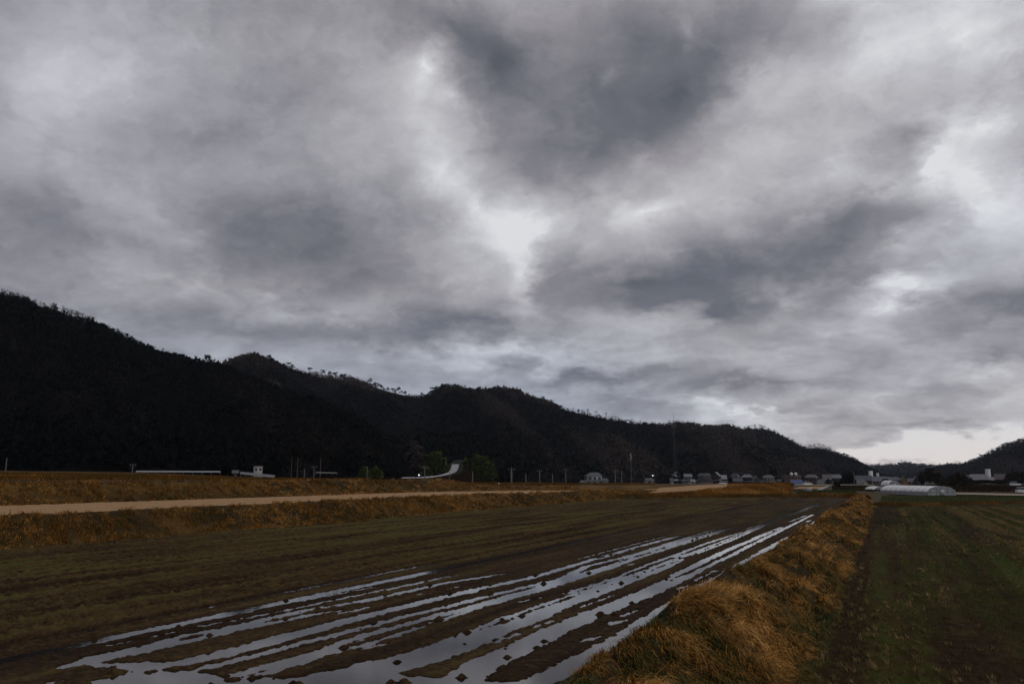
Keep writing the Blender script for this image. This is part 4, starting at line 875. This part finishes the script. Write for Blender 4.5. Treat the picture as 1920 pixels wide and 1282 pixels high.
# ------------------------------------------------------------------ houses
def hip(b, x0, x1, y0, y1, z, h, ov, inset):
    x0 -= ov; x1 += ov; y0 -= ov; y1 += ov; ym = (y0 + y1) / 2; a, c = x0 + inset, x1 - inset
    b.quad((x0, y0, z), (x1, y0, z), (c, ym, z + h), (a, ym, z + h)); b.quad((x1, y1, z), (x0, y1, z), (a, ym, z + h), (c, ym, z + h))
    b.quad((x0, y1, z), (x0, y0, z), (a, ym - .02, z + h), (a, ym + .02, z + h)); b.quad((x1, y0, z), (x1, y1, z), (c, ym + .02, z + h), (c, ym - .02, z + h))
    b.quad((x0, y0, z - .12), (x1, y0, z - .12), (x1, y0, z), (x0, y0, z)); b.quad((x0, y0, z - .12), (x0, y1, z - .12), (x1, y1, z - .12), (x1, y0, z - .12))
    b.quad((x1, y0, z - .12), (x1, y1, z - .12), (x1, y1, z), (x1, y0, z)); b.quad((x0, y1, z - .12), (x0, y0, z - .12), (x0, y0, z), (x0, y1, z))
def house(x0, x1, yt, yb, D, label, wall=(.5, .48, .45), roof=(.07, .075, .09), storeys=2, kind='hip', rot=None, depth=.7, roofh=.28, wing=None, win=True, flat=False, name='house', cat='house', win_n=None):
    """x0, x1, yt (ridge), yb (base) as seen in the photo, D distance."""
    c = PD((x0 + x1) / 2, yb, D); pa, pb = PD(x0, yb, D), PD(x1, yb, D); w = float(np.hypot(*(pb - pa)[:2])); H = float((PD((x0 + x1) / 2, yt, D) - c)[2])
    rz = math.atan2(c[1], c[0]) - math.pi / 2 + (random.uniform(-.35, .35) if rot is None else rot)
    e = empty(name, tuple(c), rz, label, cat); kd = .62 if cat != 'tower block' else .9; mw, mr = wallm([q * kd for q in wall]), roofm([q * kd for q in roof]); d = w * depth; hr_ = H * roofh if not flat else 0; hw = H - hr_
    X0, X1 = -w / 2 + .25, w / 2 - .25; y0, y1 = -d / 2, d / 2
    wl, rf = MB(), MB(); sub = 2.0
    if storeys == 2 and not flat:
        z1 = hw * .50; u0, u1 = X0 + w * .12, X1 - w * .10; v0, v1 = y0 + d * .12, y1 - d * .12
        wl.box(X0, X1, y0, y1, -sub, z1); wl.box(u0, u1, v0, v1, z1 + .002, hw)
        hip(rf, X0, X1, y0, y1, z1 + .003, hw * .14, .5, w * .14)
        top = (u0, u1, v0, v1)
    else:
        wl.box(X0, X1, y0, y1, -sub, hw); top = (X0, X1, y0, y1)
    wl.build('wall', mw, e)
    if flat: MB().box(X0 - .1, X1 + .1, y0 - .1, y1 + .1, hw + .003, hw + .28).build('parapet', mr, e)
    elif kind == 'hip': hip(rf, *top, hw + .003, hr_, .55, min((top[1] - top[0]) * .3, (top[3] - top[2]) * .5)); 
    else:
        u0, u1, v0, v1 = top; ov = .45
        if kind == 'gable':                     # ridge along x
            ym = (v0 + v1) / 2
            for s_, e_ in ((v0 - ov, ym), (v1 + ov, ym)):
                zz = hw - ov * hr_ / ((v1 - v0) / 2); rf.quad((u0 - ov, s_, zz), (u1 + ov, s_, zz), (u1 + ov, e_, hw + hr_), (u0 - ov, e_, hw + hr_)); rf.quad((u0 - ov, s_, zz - .12), (u1 + ov, s_, zz - .12), (u1 + ov, s_, zz), (u0 - ov, s_, zz)); rf.quad((u0 - ov, s_, zz - .12), (u1 + ov, s_, zz - .12), (u1 + ov, e_, hw + hr_ - .12), (u0 - ov, e_, hw + hr_ - .12))
            for u in (u0 + .01, u1 - .01): gb_ = MB(); gb_.quad((u, v0, hw), (u, v1, hw), (u, ym + .01, hw + hr_ - .14), (u, ym - .01, hw + hr_ - .14)); gb_.build('gable', mw, e)
        else:                                   # ridge along y: gable faces the viewer
            xm = (u0 + u1) / 2
            for s_ in (u0 - ov, u1 + ov):
                zz = hw - ov * hr_ / ((u1 - u0) / 2); rf.quad((s_, v0 - ov, zz), (s_, v1 + ov, zz), (xm, v1 + ov, hw + hr_), (xm, v0 - ov, hw + hr_)); rf.quad((s_, v0 - ov, zz - .12), (s_, v1 + ov, zz - .12), (xm, v1 + ov, hw + hr_ - .12), (xm, v0 - ov, hw + hr_ - .12))
            for v_ in (v0 + .01, v1 - .01): gb_ = MB(); gb_.quad((u0, v_, hw), (u1, v_, hw), (xm + .01, v_, hw + hr_ - .14), (xm - .01, v_, hw + hr_ - .14)); gb_.build('gable', mw, e)
    if not flat:
        rf.build('roof', mr, e)
        if kind == 'hip':
            u0, u1, v0, v1 = top; ym = (v0 + v1) / 2; ins = min((u1 - u0) * .3, (v1 - v0) * .5); MB().box(u0 - .55 + ins, u1 + .55 - ins, ym - .14, ym + .14, hw + hr_ - .05, hw + hr_ + .16).build('ridge_cap', mr, e)
    if win:
        n_ = win_n or max(2, int(w / 3.2))
        for st in range(storeys):
            if storeys == 2 and not flat: a, c2, yy, zb, zt = ((X0, X1, y0, .25 * hw, .42 * hw) if st == 0 else (top[0], top[1], top[2], .66 * hw, .86 * hw))
            else: a, c2, yy = X0, X1, y0; zb, zt = hw * (st + .35) / storeys, hw * (st + .75) / storeys
            for i in range(n_):
                cx_ = a + (c2 - a) * (i + .5) / n_; ww = (c2 - a) / n_ * .28
                f = MB().box(cx_ - ww, cx_ + ww, yy - .03, yy + .01, zb, zt).build('window', M['glass'], e)
                if D < 460: MB().box(cx_ - ww - .06, cx_ + ww + .06, yy - .05, yy - .031, zb - .08, zb - .002).build('sill', M['conc'], f)
    if wing:
        sx, ww, hh = wing                        # side (-1/1), width, height share
        q = MB(); a0 = X1 + .002 if sx > 0 else X0 - ww - .002; q.box(a0, a0 + ww, y0 + .4, y1 - .4, -sub, hw * hh); q.build('wing_wall', mw, e)
        q = MB(); hip(q, a0 + (.6 if sx > 0 else 0), a0 + ww - (0 if sx > 0 else .6), y0 + .4, y1 - .4, hw * hh + .003, hw * .16, .4, ww * .3); q.build('wing_roof', mr, e)
    return e
WH, CR, BE, BR, DK, GY_ = (.62, .63, .64), (.42, .36, .28), (.24, .20, .19), (.10, .07, .055), (.028, .027, .03), (.22, .22, .24)
SL, LG, BT = (.06, .065, .08), (.20, .21, .25), (.10, .06, .05)
house(1096, 1132, 885.5, 912, 430, 'white two-storey house with grey tiled roofs standing alone behind the bank', WH, (.10, .125, .13), 2, 'hip', .12, .75, .22, (-1, 2.4, .42), win_n=3)
house(1127, 1141, 896, 912, 425, 'low white outbuilding at the right side of the lone white house', (.42, .43, .42), (.08, .10, .10), 1, 'hip', .1, .8, .3, win_n=2)
house(474, 493, 875, 885, 235, 'small white flat-roofed shed on the slope below the near hill', (.55, .53, .5), GY_, 1, flat=True, rot=.1, win_n=2, name='shed', cat='shed')
house(436, 446, 881, 890, 190, 'tiny grey shed between the two white rails', (.12, .12, .13), (.1, .1, .1), 1, 'gable', .1, win=False, name='shed', cat='shed')
house(1208, 1224, 896, 909, 380, 'small hut with a white wall and dark roof left of the second street lamp', (.4, .38, .36), SL, 1, 'gable', .5, win_n=1, name='hut', cat='hut')
e = house(1261, 1278, 884, 912, 470, 'black tiered house with pale gables at the left end of the village row', DK, (.035, .037, .045), 2, 'front', .35, .9, .2, win_n=2)
gbm = MB(); gbm.box(-2.2, -1.0, -2.72, -2.66, 6.0, 6.5); gbm.build('pale_plaster', wallm(WH), e)
gbm = MB(); gbm.box(-2.9, -.4, -2.92, -2.86, 3.6, 4.1); gbm.build('pale_plaster', wallm(WH), e)
house(1256, 1263, 896, 908, 450, 'tiny pale shed left of the black tiered house', (.35, .34, .36), SL, 1, 'gable', win=False, name='shed', cat='shed')
house(1280, 1299, 888, 909, 455, 'house with a light grey roof and white wall right of the black tiered house', (.25, .24, .26), LG, 2, 'gable', .25, .8, .2, win_n=2)
house(1293, 1303, 898, 909, 440, 'small bright white shed before the light grey roofed house', (.55, .52, .5), GY_, 1, 'gable', .5, win_n=1, name='shed', cat='shed')
house(1306, 1337, 886.5, 909, 470, 'long beige two-storey building with rows of small dark windows', BE, (.05, .055, .065), 2, 'hip', .15, .4, .22, win_n=7)
house(1334, 1353, 884.5, 909, 475, 'dark brown gabled house against the right end of the long beige building', (.07, .045, .045), LG, 2, 'front', -.3, .8, .25, win_n=2)
house(1351, 1364, 890, 909, 470, 'narrow house with a pale bluish roof right of the brown gabled one', (.08, .07, .07), (.3, .31, .35), 2, 'gable', .2, .8, .3, win_n=2)
house(1370, 1388, 886.5, 910, 500, 'dim dark roofed house set back in the middle of the village row', DK, (.05, .05, .055), 2, 'hip', -.3, .8, .3, win_n=2)
house(1374, 1392, 895, 909, 465, 'low dark barn left of the wide grey hipped roof', (.05, .045, .05), (.07, .07, .085), 1, 'gable', .2, .6, .4, win=False, name='barn', cat='barn')
house(1389, 1414, 889, 910, 470, 'wide grey hip roofed house with dark walls and a pale end bay', (.05, .05, .055), (.17, .175, .2), 2, 'hip', .1, .7, .25, win_n=3)
house(1411, 1427, 892, 909, 480, 'cluster house with three small pale gables between hipped roofs', (.13, .13, .15), (.13, .135, .16), 2, 'front', .2, .8, .25, win_n=2)
house(1428, 1455, 890, 909, 470, 'cream walled house with a hipped grey roof above the orange bank', CR, (.13, .12, .14), 2, 'hip', .1, .7, .25, win_n=3)
house(1458, 1466, 898, 907, 470, 'tiny grey outbuilding right of the cream hipped house', (.2, .2, .21), SL, 1, 'gable', win=False, name='shed', cat='shed')
house(1467, 1502, 891.5, 908, 520, 'long reddish flat-roofed building carrying two round tanks', (.16, .09, .085), (.25, .17, .16), 2, flat=True, rot=.1, depth=.4, win_n=6, name='flat_building', cat='building')
for x, lb in ((1484, 'left one of two round white tanks on the reddish flat roof'), (1492.3, 'right one of two round white tanks on the reddish flat roof')):
    p = PD(x, 891.5, 516); e = empty('roof_tank', tuple(p), 0, lb, 'tank')
    s = MB(); R0 = .95
    for i in range(8):
        a, b2 = -math.pi / 2 + math.pi * i / 8, -math.pi / 2 + math.pi * (i + 1) / 8
        s.bar((0, 0, 1.0 + R0 * math.sin(a)), (0, 0, 1.0 + R0 * math.sin(b2)), max(R0 * math.cos(a), .02), max(R0 * math.cos(b2), .02), 12, cap=False)
    s.build('tank_shell', wallm((.7, .68, .66)), e); MB().box(-.5, .5, -.5, .5, -.4, .15).build('stand', M['conc'], e)
house(1483, 1505, 899, 910, 440, 'low shed with a bright blue sheet roof in front of the reddish building', (.03, .03, .04), (.08, .13, .28), 1, 'gable', .1, .5, .55, win=False, name='shed', cat='shed')
house(1508, 1536, 889, 912, 455, 'brown two-storey house with a broad grey roof right of the blue shed', (.13, .075, .065), (.13, .13, .145), 2, 'hip', -.15, .7, .25, win_n=3)
house(1535, 1549, 898, 911, 440, 'dark lean-to with a light grey sheet roof right of the brown house', DK, (.2, .2, .22), 1, 'gable', -.5, .7, .5, win=False, name='shed', cat='shed')
house(1540, 1566, 889, 908, 520, 'long low brown roofed house set behind the dark lean-to', (.06, .05, .045), (.16, .14, .14), 2, 'gable', .1, .4, .4, win_n=2)
house(1558, 1583, 889, 913, 450, 'two-storey house with a crisp grey hipped roof left of the evergreen clump', (.07, .065, .07), (.17, .18, .21), 2, 'hip', .2, .75, .28, (1, 2.2, .45), win_n=3)
house(1602, 1618, 898, 911, 450, 'low grey shed right of the slim pale pole', (.09, .09, .1), (.14, .15, .17), 1, 'gable', .1, .6, .5, win=False, name='shed', cat='shed')
house(1617, 1628, 899, 910, 430, 'small white gabled shed before the long grey roofs', (.5, .48, .46), GY_, 1, 'front', .2, .8, .4, win=False, name='shed', cat='shed')
house(1602, 1635, 891, 906, 530, 'long slate roofed house behind the small white gabled shed', DK, (.09, .095, .12), 1, 'gable', .05, .35, .5, win_n=3)
house(1636, 1668, 893, 909, 470, 'long white walled farmhouse with a pale grey tiled roof left of the greenhouses', (.24, .22, .22), (.18, .185, .22), 1, 'gable', .05, .4, .45, win_n=5)
house(1629, 1637.5, 883, 896, 620, 'taller of two white rooftop blocks above the long grey roofs', WH, WH, 1, flat=True, rot=.2, win=False, name='white_tower', cat='tower block')
house(1643, 1649, 886.5, 896, 640, 'smaller of two white rooftop blocks above the long grey roofs', (.5, .5, .52), GY_, 1, flat=True, rot=.2, win=False, name='white_tower', cat='tower block')
house(1666, 1690, 893.5, 908, 490, 'bluish roofed house directly behind the dome of the rear greenhouse', (.12, .08, .07), (.12, .13, .17), 1, 'hip', .1, .5, .4, win_n=3)
house(1688, 1702, 892.5, 908, 470, 'house with an orange-cream gable facing the fields', (.30, .20, .13), (.14, .10, .09), 1, 'front', .1, .8, .35, win_n=2)
house(1701, 1712, 896, 908, 480, 'small reddish house right of the orange-cream gable', (.22, .13, .12), (.12, .10, .10), 1, 'gable', .2, .7, .4, win_n=1)
house(1711, 1724, 892.5, 909, 470, 'black roofed house left of two pale sheds and the thicket', DK, (.04, .04, .05), 2, 'front', .3, .8, .35, win_n=1)
house(1724, 1736, 892, 906, 520, 'pale grey house at the left foot of the tall dark thicket', (.3, .3, .32), (.2, .2, .22), 1, 'front', -.3, .8, .35, win_n=1)
house(1788, 1803, 889.5, 903, 560, 'brown roofed house behind the rounded dark bush mound', (.1, .07, .06), (.17, .14, .13), 1, 'hip', .2, .7, .45, win_n=2)
house(1807, 1819, 890, 903, 600, 'small grey roofed house between the bush mound and the white tower', (.12, .11, .11), (.2, .2, .23), 1, 'gable', -.2, .7, .45, win_n=1)
house(1820, 1848, 888.5, 904, 590, 'long pale roofed house immediately left of the white tower', (.14, .10, .09), (.26, .25, .27), 1, 'gable', .1, .4, .35, win_n=4)
house(1824, 1850, 896, 906, 540, 'low grey sheet roofed shed in front of the pale roofed house', (.10, .09, .09), (.24, .23, .25), 1, 'gable', .35, .5, .5, win=False, name='shed', cat='shed')
house(1849, 1859, 879.5, 903, 620, 'white square tower standing above the right-hand houses', (.56, .54, .54), (.5, .5, .5), 1, flat=True, rot=.25, win=False, name='white_tower', cat='tower block', depth=.9)
house(1852, 1864, 894, 905, 560, 'small bright roofed annex below the white square tower', (.2, .15, .14), (.36, .34, .36), 1, 'gable', .1, .6, .4, win_n=1)
house(1866, 1889, 888, 905, 570, 'long brown hall with a pale ridge right of the white square tower', (.11, .075, .07), (.16, .115, .11), 1, 'gable', -.1, .5, .5, win_n=4)
house(1902, 1913, 889, 903, 560, 'small dim house near the right edge among dark trees', (.1, .08, .08), (.15, .13, .14), 1, 'gable', .2, .7, .45, win_n=1)
# dark garden shrubs between village houses
for x0, x1, yt, D, lb in ((1224,1260,888,520,'black wooded strip between the second street lamp and the tiered house'), (1300,1312,893,480,'dark garden trees left of the long beige building'), (1364,1376,894,480,'dark garden trees left of the dim set-back house'),
        (1455,1470,894,500,'dark garden trees right of the cream hipped house'), (1503,1512,896,470,'dark garden shrub between the blue shed and the brown house'), (1546,1560,897,450,'dark garden trees between the lean-to and the hipped house'), (1760,1788,893,430,'brown thicket filling the gap left of the bush mound'),
        (1655,1668,896,455,'dark shrubs at the right end of the white walled farmhouse')):
    grove(x0, x1, yt, 911, D, lb, 'forest' if x0 < 1700 else 'brush', 'garden_trees', 9, 60, .32, 'trees')

# ------------------------------------------------------------------ greenhouses
def greenhouse(pA, ax, L, w, h, label, segs=1, ends=True):
    """pA: middle of the near gable; ax: unit direction of the ridge going away."""
    e = empty('greenhouse', tuple(pA), math.atan2(ax[1], ax[0]), label, 'greenhouse'); n = 18; g = .14
    prof = lambda t, r=1.0: (math.cos(t) * w / 2 * r, (.36 * h + math.sin(t) * .64 * h) * r)
    side_h = .36 * h
    cuts = [0, L] if segs == 1 else [0, L * .47, L]
    for a, b in zip(cuts[:-1], cuts[1:]):
        a2 = a + (.12 if a > 0 else 0); m_ = MB()
        for i in range(n):
            t0, t1 = math.pi * i / n, math.pi * (i + 1) / n; y0_, z0_ = prof(t0); y1_, z1_ = prof(t1)
            for k2 in range(6):
                xa, xb = a2 + (b - a2) * k2 / 6, a2 + (b - a2) * (k2 + 1) / 6; m_.quad((xa, y0_, z0_), (xb, y0_, z0_), (xb, y1_, z1_), (xa, y1_, z1_))
        m_.build('roof_film', M['plastic'], e)
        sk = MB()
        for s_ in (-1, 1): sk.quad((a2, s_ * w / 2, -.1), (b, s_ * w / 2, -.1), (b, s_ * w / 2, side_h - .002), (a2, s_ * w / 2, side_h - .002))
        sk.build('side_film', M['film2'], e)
    hoops = MB()
    for k2 in range(int(L / 2.2) + 1):
        x = min(k2 * 2.2, L)
        for i in range(n):
            t0, t1 = math.pi * i / n, math.pi * (i + 1) / n; p, q = prof(t0, 1.004), prof(t1, 1.004); hoops.bar((x, p[0], p[1]), (x, q[0], q[1]), .02, .02, 4, cap=False)
        for s_ in (-1, 1): hoops.bar((x, s_ * w / 2 * 1.004, -.1), (x, s_ * w / 2 * 1.004, side_h), .02, .02, 4)
    hoops.build('hoops', M['pole'], e)
    for x in (0.0, L):
        m_ = MB(); 
        for i in range(0, n // 2):
            p0, p1 = prof(math.pi * i / n), prof(math.pi * (i + 1) / n)
            m_.quad((x, p0[0], p0[1]), (x, p1[0], p1[1]), (x, -p1[0], p1[1]), (x, -p0[0], p0[1]))
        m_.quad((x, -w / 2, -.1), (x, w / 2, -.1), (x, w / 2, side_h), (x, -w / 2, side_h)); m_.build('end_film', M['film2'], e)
    fr = MB()
    for yy in np.linspace(-.4, .4, 5): 
        zz = .36 * h + math.sqrt(max(0, 1 - (2 * yy) ** 2)) * .64 * h; fr.bar((-.04, yy * w, 0), (-.04, yy * w, zz), .035, .035, 4)
    for zz, k2 in ((.36 * h, 1), (.68 * h, .84)): fr.bar((-.05, -w / 2 * k2, zz), (-.05, w / 2 * k2, zz), .03, .03, 4)
    fr.build('end_frame', M['pole'], e)
    dr = MB().box(-.09, -.045, -.5, .5, 0, .62 * h).build('door', M['film2'], e); MB().box(-.12, -.091, .32, .4, .28 * h, .36 * h).build('handle', M['dark'], dr)
    if segs > 1: MB().box(cuts[1], cuts[1] + .115, -w / 2 + .05, w / 2 - .05, 0, side_h).build('divider', M['dark'], e)
    return e
nl, nr_, fl = PZ(1748, 928.5, -.72), PZ(1785, 928, -.72), PZ(1657, 924.5, -.72)
wid = float(np.hypot(*(nr_ - nl)[:2])); axd = (fl - nl); Lg = float(np.hypot(*axd[:2])); axd = axd / Lg
hG = float((PD(1765, 911, float(np.hypot(*((nl + nr_) / 2)[:2]))) - PZ(1766, 928.3, -.72))[2])
greenhouse((nl + nr_) / 2 - np.array([0, 0, 0]), axd, Lg, wid, hG, 'long white plastic arch greenhouse in two sections beyond the right field', 2)
p2 = PZ(1656, 924, -.76); greenhouse(p2 + np.array([-.2, 3.5, 0]), axd, 5.0, 3.6, hG * .82, 'smaller white arch greenhouse end at the left of the long one')
p3_ = PZ(1676, 914, -.8); p3_ = PD(1678, 915, 300); greenhouse(p3_, axd, 6, 3.8, 2.6, 'rear greenhouse dome peeping over the long one')

# ------------------------------------------------------------------ small things
def car(x, y, D, label, c=(.7, .7, .72), rz=0.0):
    p = PD(x, y, D); e = empty('parked_car', tuple(p), rz, label, 'car'); b = MB()
    b.quad((-1.6, -.7, .3), (1.6, -.7, .3), (1.6, -.7, .85), (-1.6, -.7, .95)); b.quad((1.6, .7, .3), (-1.6, .7, .3), (-1.6, .7, .95), (1.6, .7, .85))
    b.quad((-1.6, .7, .3), (-1.6, -.7, .3), (-1.6, -.7, .95), (-1.6, .7, .95)); b.quad((1.6, -.7, .3), (1.6, .7, .3), (1.6, .7, .85), (1.6, -.7, .85)); b.quad((-1.6, -.7, .95), (1.6, -.7, .85), (1.6, .7, .85), (-1.6, .7, .95)); b.quad((-1.6, -.7, .3), (-1.6, .7, .3), (1.6, .7, .3), (1.6, -.7, .3))
    b.build('body', wallm(c), e); g = MB(); g.quad((-1.5, -.66, .95), (1.0, -.66, .88), (.5, -.55, 1.42), (-1.4, -.55, 1.45)); g.quad((1.0, .66, .88), (-1.5, .66, .95), (-1.4, .55, 1.45), (.5, .55, 1.42)); g.quad((1.0, -.66, .88), (1.0, .66, .88), (.5, .55, 1.42), (.5, -.55, 1.42)); g.quad((-1.5, .66, .95), (-1.5, -.66, .95), (-1.4, -.55, 1.45), (-1.4, .55, 1.45)); g.build('windows', M['glass'], e)
    MB().box(-1.42, .52, -.56, .56, 1.452, 1.50).build('roof', wallm(c), e)
    for sx in (-1.05, 1.05):
        for sy in (-.72, .72): MB().bar((sx, sy - .08, .3), (sx, sy + .08, .3), .3, .3, 12).build('wheel', M['dark'], e)
car(1356, 908.5, 350, 'white car parked below the long beige building', rz=.4)
car(1514, 909.5, 340, 'small white car parked before the brown two-storey house', rz=.5)
car(1904, 911, 330, 'white car among the brown brambles near the right edge', rz=.2)
car(1921, 925.5, 215, 'white car on the pale road at the right edge of the picture', rz=.3)
p = PD(1515, 917.5, 170); e = empty('sluice_box', tuple(p), .4, 'pale concrete sluice box by the lane in front of the blue shed', 'sluice')
MB().box(-.55, .55, -.4, .4, -.3, .35).build('box', wallm((.3, .29, .28)), e); MB().box(.56, .66, -.3, .3, -.3, .5).build('gate', wallm((.5, .48, .47)), e); MB().box(-.9, -.552, -.25, .25, -.3, .12).build('apron', M['conc'], e)
p = PD(935, 909, 150); e = empty('marker_post', tuple(p), 0, 'tiny white marker post left of the thickest pole', 'post')
MB().bar((0, 0, -.5), (0, 0, .35), .09, .09, 8).build('shaft', wallm(WH), e); MB().bar((0, 0, .352), (0, 0, .45), .11, .05, 8).build('cap', wallm(WH), e)
p = PD(590, 900.5, 140); e = empty('row_cover', tuple(p), .6, 'short white sheet-covered row on the grass above the upper bank', 'row cover'); b = MB()
for i in range(8):
    t0, t1 = math.pi * i / 8, math.pi * (i + 1) / 8; b.quad((-.45, .3 * math.cos(t0), .22 * math.sin(t0)), (.45, .3 * math.cos(t0), .22 * math.sin(t0)), (.45, .3 * math.cos(t1), .22 * math.sin(t1)), (-.45, .3 * math.cos(t1), .22 * math.sin(t1)))
b.build('cover_sheet', M['rail'], e); MB().box(-.5, -.44, -.32, .32, -.1, .06).box(.44, .5, -.32, .32, -.1, .06).build('weights', M['dark'], e)

# ------------------------------------------------------------------ thin winter haze in the valley air
hm = bpy.data.materials.new('haze_air'); hm.use_nodes = True; t = hm.node_tree; t.nodes.clear()
pv = t.nodes.new('ShaderNodeVolumePrincipled'); pv.inputs['Color'].default_value = (.72, .82, 1, 1); pv.inputs['Density'].default_value = 4.8e-5; pv.inputs['Anisotropy'].default_value = .2
oo = t.nodes.new('ShaderNodeOutputMaterial'); t.links.new(pv.outputs[0], oo.inputs['Volume'])
hz = MB().box(-4400, 4400, -4400, 4400, -8, 620).build('haze', hm); hz['kind'] = 'stuff'
